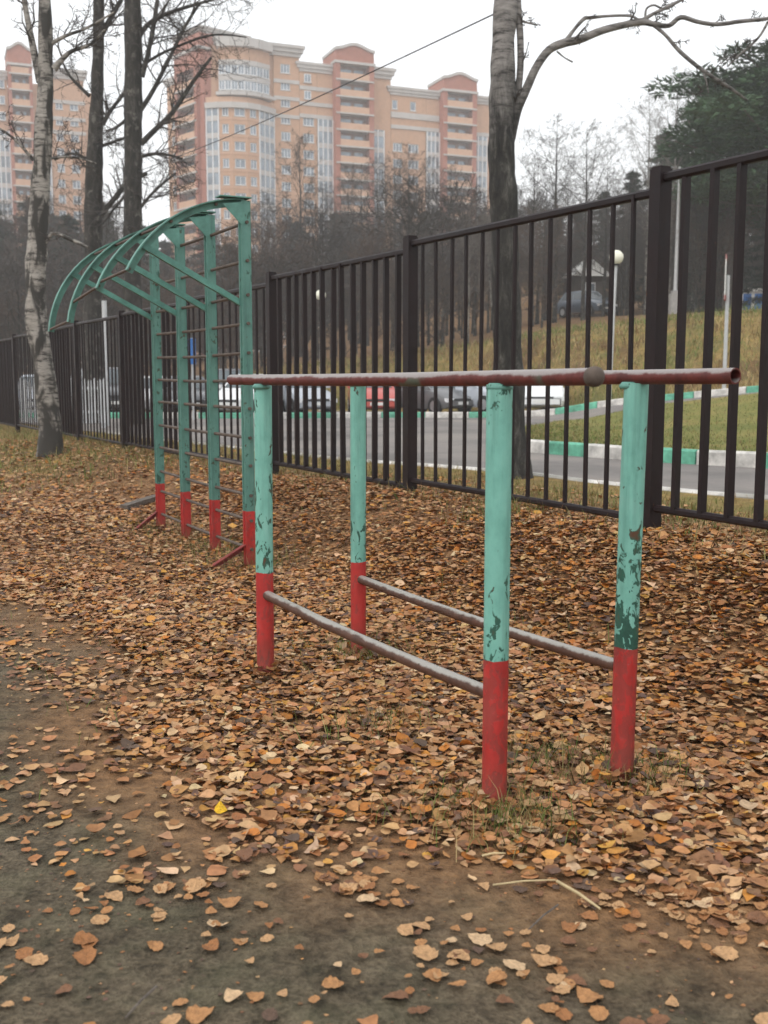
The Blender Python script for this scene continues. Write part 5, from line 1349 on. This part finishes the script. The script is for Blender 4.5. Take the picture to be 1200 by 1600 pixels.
# ------------------------------------------------------------------ lamps, posts, cabins
def lamp(px, py_top, y, dia, label, lean=0.0):
    t = at(px, py_top, y); b = onground(t.x - lean, y); root = thing('globe_lamp', label, 'street lamp', b, 0, 'globe lamps')
    R_ = dia / 2; h = t.z - b.z
    m = MB(); m.tube([(0, 0, -.2), (lean * .5, 0, h * .5), (lean, 0, h - R_ * .95)], [.065, .055, .042], 12); m.build('pole', MAT['pole'], root, smooth=50)
    m = MB(); m.lathe([(R_ * .42, 0), (R_ * .46, R_ * .2), (R_ * .3, R_ * .32)], 14, Matrix.Translation((lean, 0, h - R_ * 1.16))); m.build('collar', MAT['trim'], root, smooth=40)
    m = MB(); m.lathe([(R_ * math.sin(PI * k / 14) + 1e-3, -R_ * math.cos(PI * k / 14)) for k in range(15)], 22, Matrix.Translation((lean, 0, h))); m.build('globe', MAT['globe'], root, smooth=179)
    m = MB(); m.lathe([(.13, -.1), (.13, .06), (.09, .12)], 14); m.build('base', MAT['pole'], root, smooth=40)
lamp(963, 402, 34.6, .44, 'grey lamp post with milky white globe at the foot of the bank', .12)
lamp(501, 461, 46.6, .44, 'globe lamp seen between the fence bars above the silver car')
# pale mast beyond the fence, by the pickets
b = at(168, 640, 29); b = onground(b.x, b.y); t = at(167, 470, 29)
r_ = thing('steel_mast', 'pale grey steel mast rising behind the arches of the climbing frame', 'post', b); m = MB(); m.tube([(0, 0, -.2), (0, 0, t.z - b.z - 2.1), (0, 0, t.z - b.z - 2.0)], [.055, .055, .055], 12); m.build('pole', MAT['pole'], r_, smooth=40)
m = MB(); m.tube([(0, 0, t.z - b.z - 2.05), (0, 0, t.z - b.z)], [.066, .064], 12); m.build('sleeve', MAT['pole'], r_, smooth=40)
# sign post seen nearly edge-on
b = at(1131, 612, 33); b = onground(b.x, b.y); t = at(1133, 430, 33)
r_ = thing('sign_post', 'grey post carrying a white and red sign turned edge-on', 'road sign', b); m = MB(); h = t.z - b.z; m.tube([(0, 0, -.2), (0, 0, h)], [.06, .05], 12); m.build('pole', MAT['pole'], r_, smooth=40)
Mx = Matrix.Translation((-.10, -.06, h + .02)) @ Matrix.Rotation(math.radians(72), 4, 'Z'); m = MB(); m.box(-.34, .34, -.012, .012, -.75, .55, Mx); sg = m.build('sign_panel', MAT['white'], r_)
m = MB(); m.box(-.34, .34, -.018, .018, .42, .552, Mx); m.box(-.34, .34, -.018, .018, -.752, -.62, Mx); m.build('red_edge', MAT['signred'], sg)
# narrow blue sign by the parked cars
b = at(302, 640, 34.5); b = onground(b.x, b.y); t = at(302, 528, 34.5); h = t.z - b.z
r_ = thing('blue_sign', 'narrow blue sign on a grey post by the road, seen through the climbing frame', 'road sign', b); m = MB(); m.tube([(0, 0, -.2), (0, 0, h)], [.03, .03], 10); m.build('pole', MAT['pole'], r_, smooth=40)
m = MB(); m.box(-.12, .12, -.05, -.03, h - .82, h - .02); m.build('sign_panel', MAT['blue'], r_)
# thin pole near the right edge of the lawn
b = at(1194, 690, 15.9); b = onground(b.x, b.y, .17); r_ = thing('lawn_post', 'slim pale post standing on the lawn behind the fence', 'post', b); m = MB(); m.tube([(0, 0, -.2), (0, 0, 2.2)], [.036, .034], 12); m.build('pole', MAT['pole'], r_, smooth=40)
m = MB(); m.lathe([(.04, 2.19), (.045, 2.22), (.02, 2.26)], 12); m.build('cap', MAT['white'], r_, smooth=40)
# mast on a concrete stub
b = at(1053, 512, 58); b = onground(b.x, b.y); r_ = thing('utility_pole', 'thin grey mast on a concrete stub at the top of the bank', 'pole', b); m = MB(); m.tube([(0, 0, .8), (.03, 0, 7.5)], [.10, .06], 10); m.build('mast', MAT['pole'], r_, smooth=40)
m = MB(); m.box(-.26, .26, -.22, .22, -.3, 1.05); m.box(-.18, .18, -.16, .16, 1.05, 1.2); m.build('stub', MAT['concrete'], r_)
# picket fence beyond the bars
def pickets():
    a, b = V(-10.3, 28.6, 0), V(-7.05, 27.6, 0); a.z, b.z = hz(a.x, a.y), hz(b.x, b.y); d = b - a; L = d.length; root = thing('picket_fence', 'low pale grey picket fence behind the tall bar fence', 'fence', a, math.atan2(d.y, d.x))
    m = MB(); h = 1.18; m.extrude([(-.045, 0, .05), (.045, 0, .05), (.045, 0, h - .07), (0, 0, h), (-.045, 0, h - .07)], (0, .02, 0)); me = m.mesh('picket', MAT['picket'])
    n = int(L / .135)
    for k in range(n + 1): link('picket', me, root, (L * k / n, -.02, rnd.uniform(-.01, .01) - .0))
    for z in (.3, .9): m = MB(); m.box(0, L, 0.002, .045, z, z + .07); m.build('rail', MAT['picket'], root)
    for k in range(3): m = MB(); m.box(-.04, .04, .045, .12, -.3, 1.05); m.build('post', MAT['picket'], root, (.1 + (L - .2) * k / 2, 0, 0))
pickets()
# blue and white cabin on the bank
def cabin(px, py, y, label):
    p = at(px, py, y); g = onground(p.x, y); root = thing('site_cabin', label, 'cabin', g, math.radians(-8))
    m = MB(); m.box(-.85, .85, -.6, .6, -.2, 2.0); m.build('shell', MAT['white'], root)
    for c_ in (-.42, .42):
        m = MB(); m.box(c_ - .30, c_ + .30, -.635, -.602, .06, 1.86); d_ = m.build('door', MAT['blue'], root); m = MB(); m.box(c_ + .2, c_ + .25, -.66, -.635, .9, 1.05); m.build('handle', MAT['trim'], d_)
    m = MB(); m.extrude([(-.93, -.7, 2.0), (.93, -.7, 2.0), (.86, -.7, 2.14), (.4, -.7, 2.28), (-.4, -.7, 2.28), (-.86, -.7, 2.14)], (0, 1.4, 0)); m.build('roof', MAT['white'], root)
    return root
cabin(1173, 497, 84, 'small white cabin with two blue doors on the bank behind the sign post')
# shed with pale roof in the wood
p = at(916, 432, 80); g = onground(p.x, 80); root = thing('wood_shed', 'small hut with pale white roof among the trees above the bank', 'hut', g, .15); root.scale = (.62, .62, 1); hh = p.z - g.z
m = MB(); m.box(-1.9, 1.9, -1.5, 1.5, -.5, hh); m.build('wall', MAT['dark_wall'], root)
m = MB(); m.extrude([(-2.3, -2.0, hh - .05), (2.3, -2.0, hh - .05), (2.3, -1.9, hh + .05), (0, -1.9, hh + 1.15), (-2.3, -1.9, hh + .05)], (0, 4, 0)); m.build('roof', MAT['white'], root)
m = MB(); m.box(-.6, .6, -1.54, -1.5, hh - 1.6, hh - .5); wn = m.build('window', MAT['frame_w'], root); m = MB(); m.box(-.5, .5, -1.56, -1.54, hh - 1.5, hh - .6); m.build('pane', MAT['glass'], wn)
# overhead cable from the dark trunk to the old birch
a = at(215, 268, 30.4); b = at(776, 20, 13.2); m = MB(); pts = []
c_mid = at(330, 219, 19.6)
for k in range(25):
    f = k / 24; q = a.lerp(b, f); q.z -= .10 * math.sin(PI * f); pts.append(q - a)
m.tube(pts, .0085, 6); tag(m.build('overhead_cable', MAT['cable'], None, a, smooth=60), 'thin dark cable strung from trunk to trunk before the brick tower', 'cable')

# ------------------------------------------------------------------ damp air
hm = bpy.data.materials.new('damp_air'); hm.use_nodes = True; hn = hm.node_tree; hn.nodes.clear()
ho = hn.nodes.new('ShaderNodeOutputMaterial'); pv = hn.nodes.new('ShaderNodeVolumePrincipled')
pv.inputs['Color'].default_value = (0.97, 0.985, 1.0, 1); pv.inputs['Density'].default_value = 0.0012; pv.inputs['Anisotropy'].default_value = 0.2
hn.links.new(pv.outputs[0], ho.inputs['Volume'])
m = MB(); m.box(-340, 340, -70, 430, -1.5, 74); hzb = m.build('haze', hm); hzb['kind'] = 'stuff'
tag(hzb, 'thin pale damp haze hanging over the whole place', 'haze')
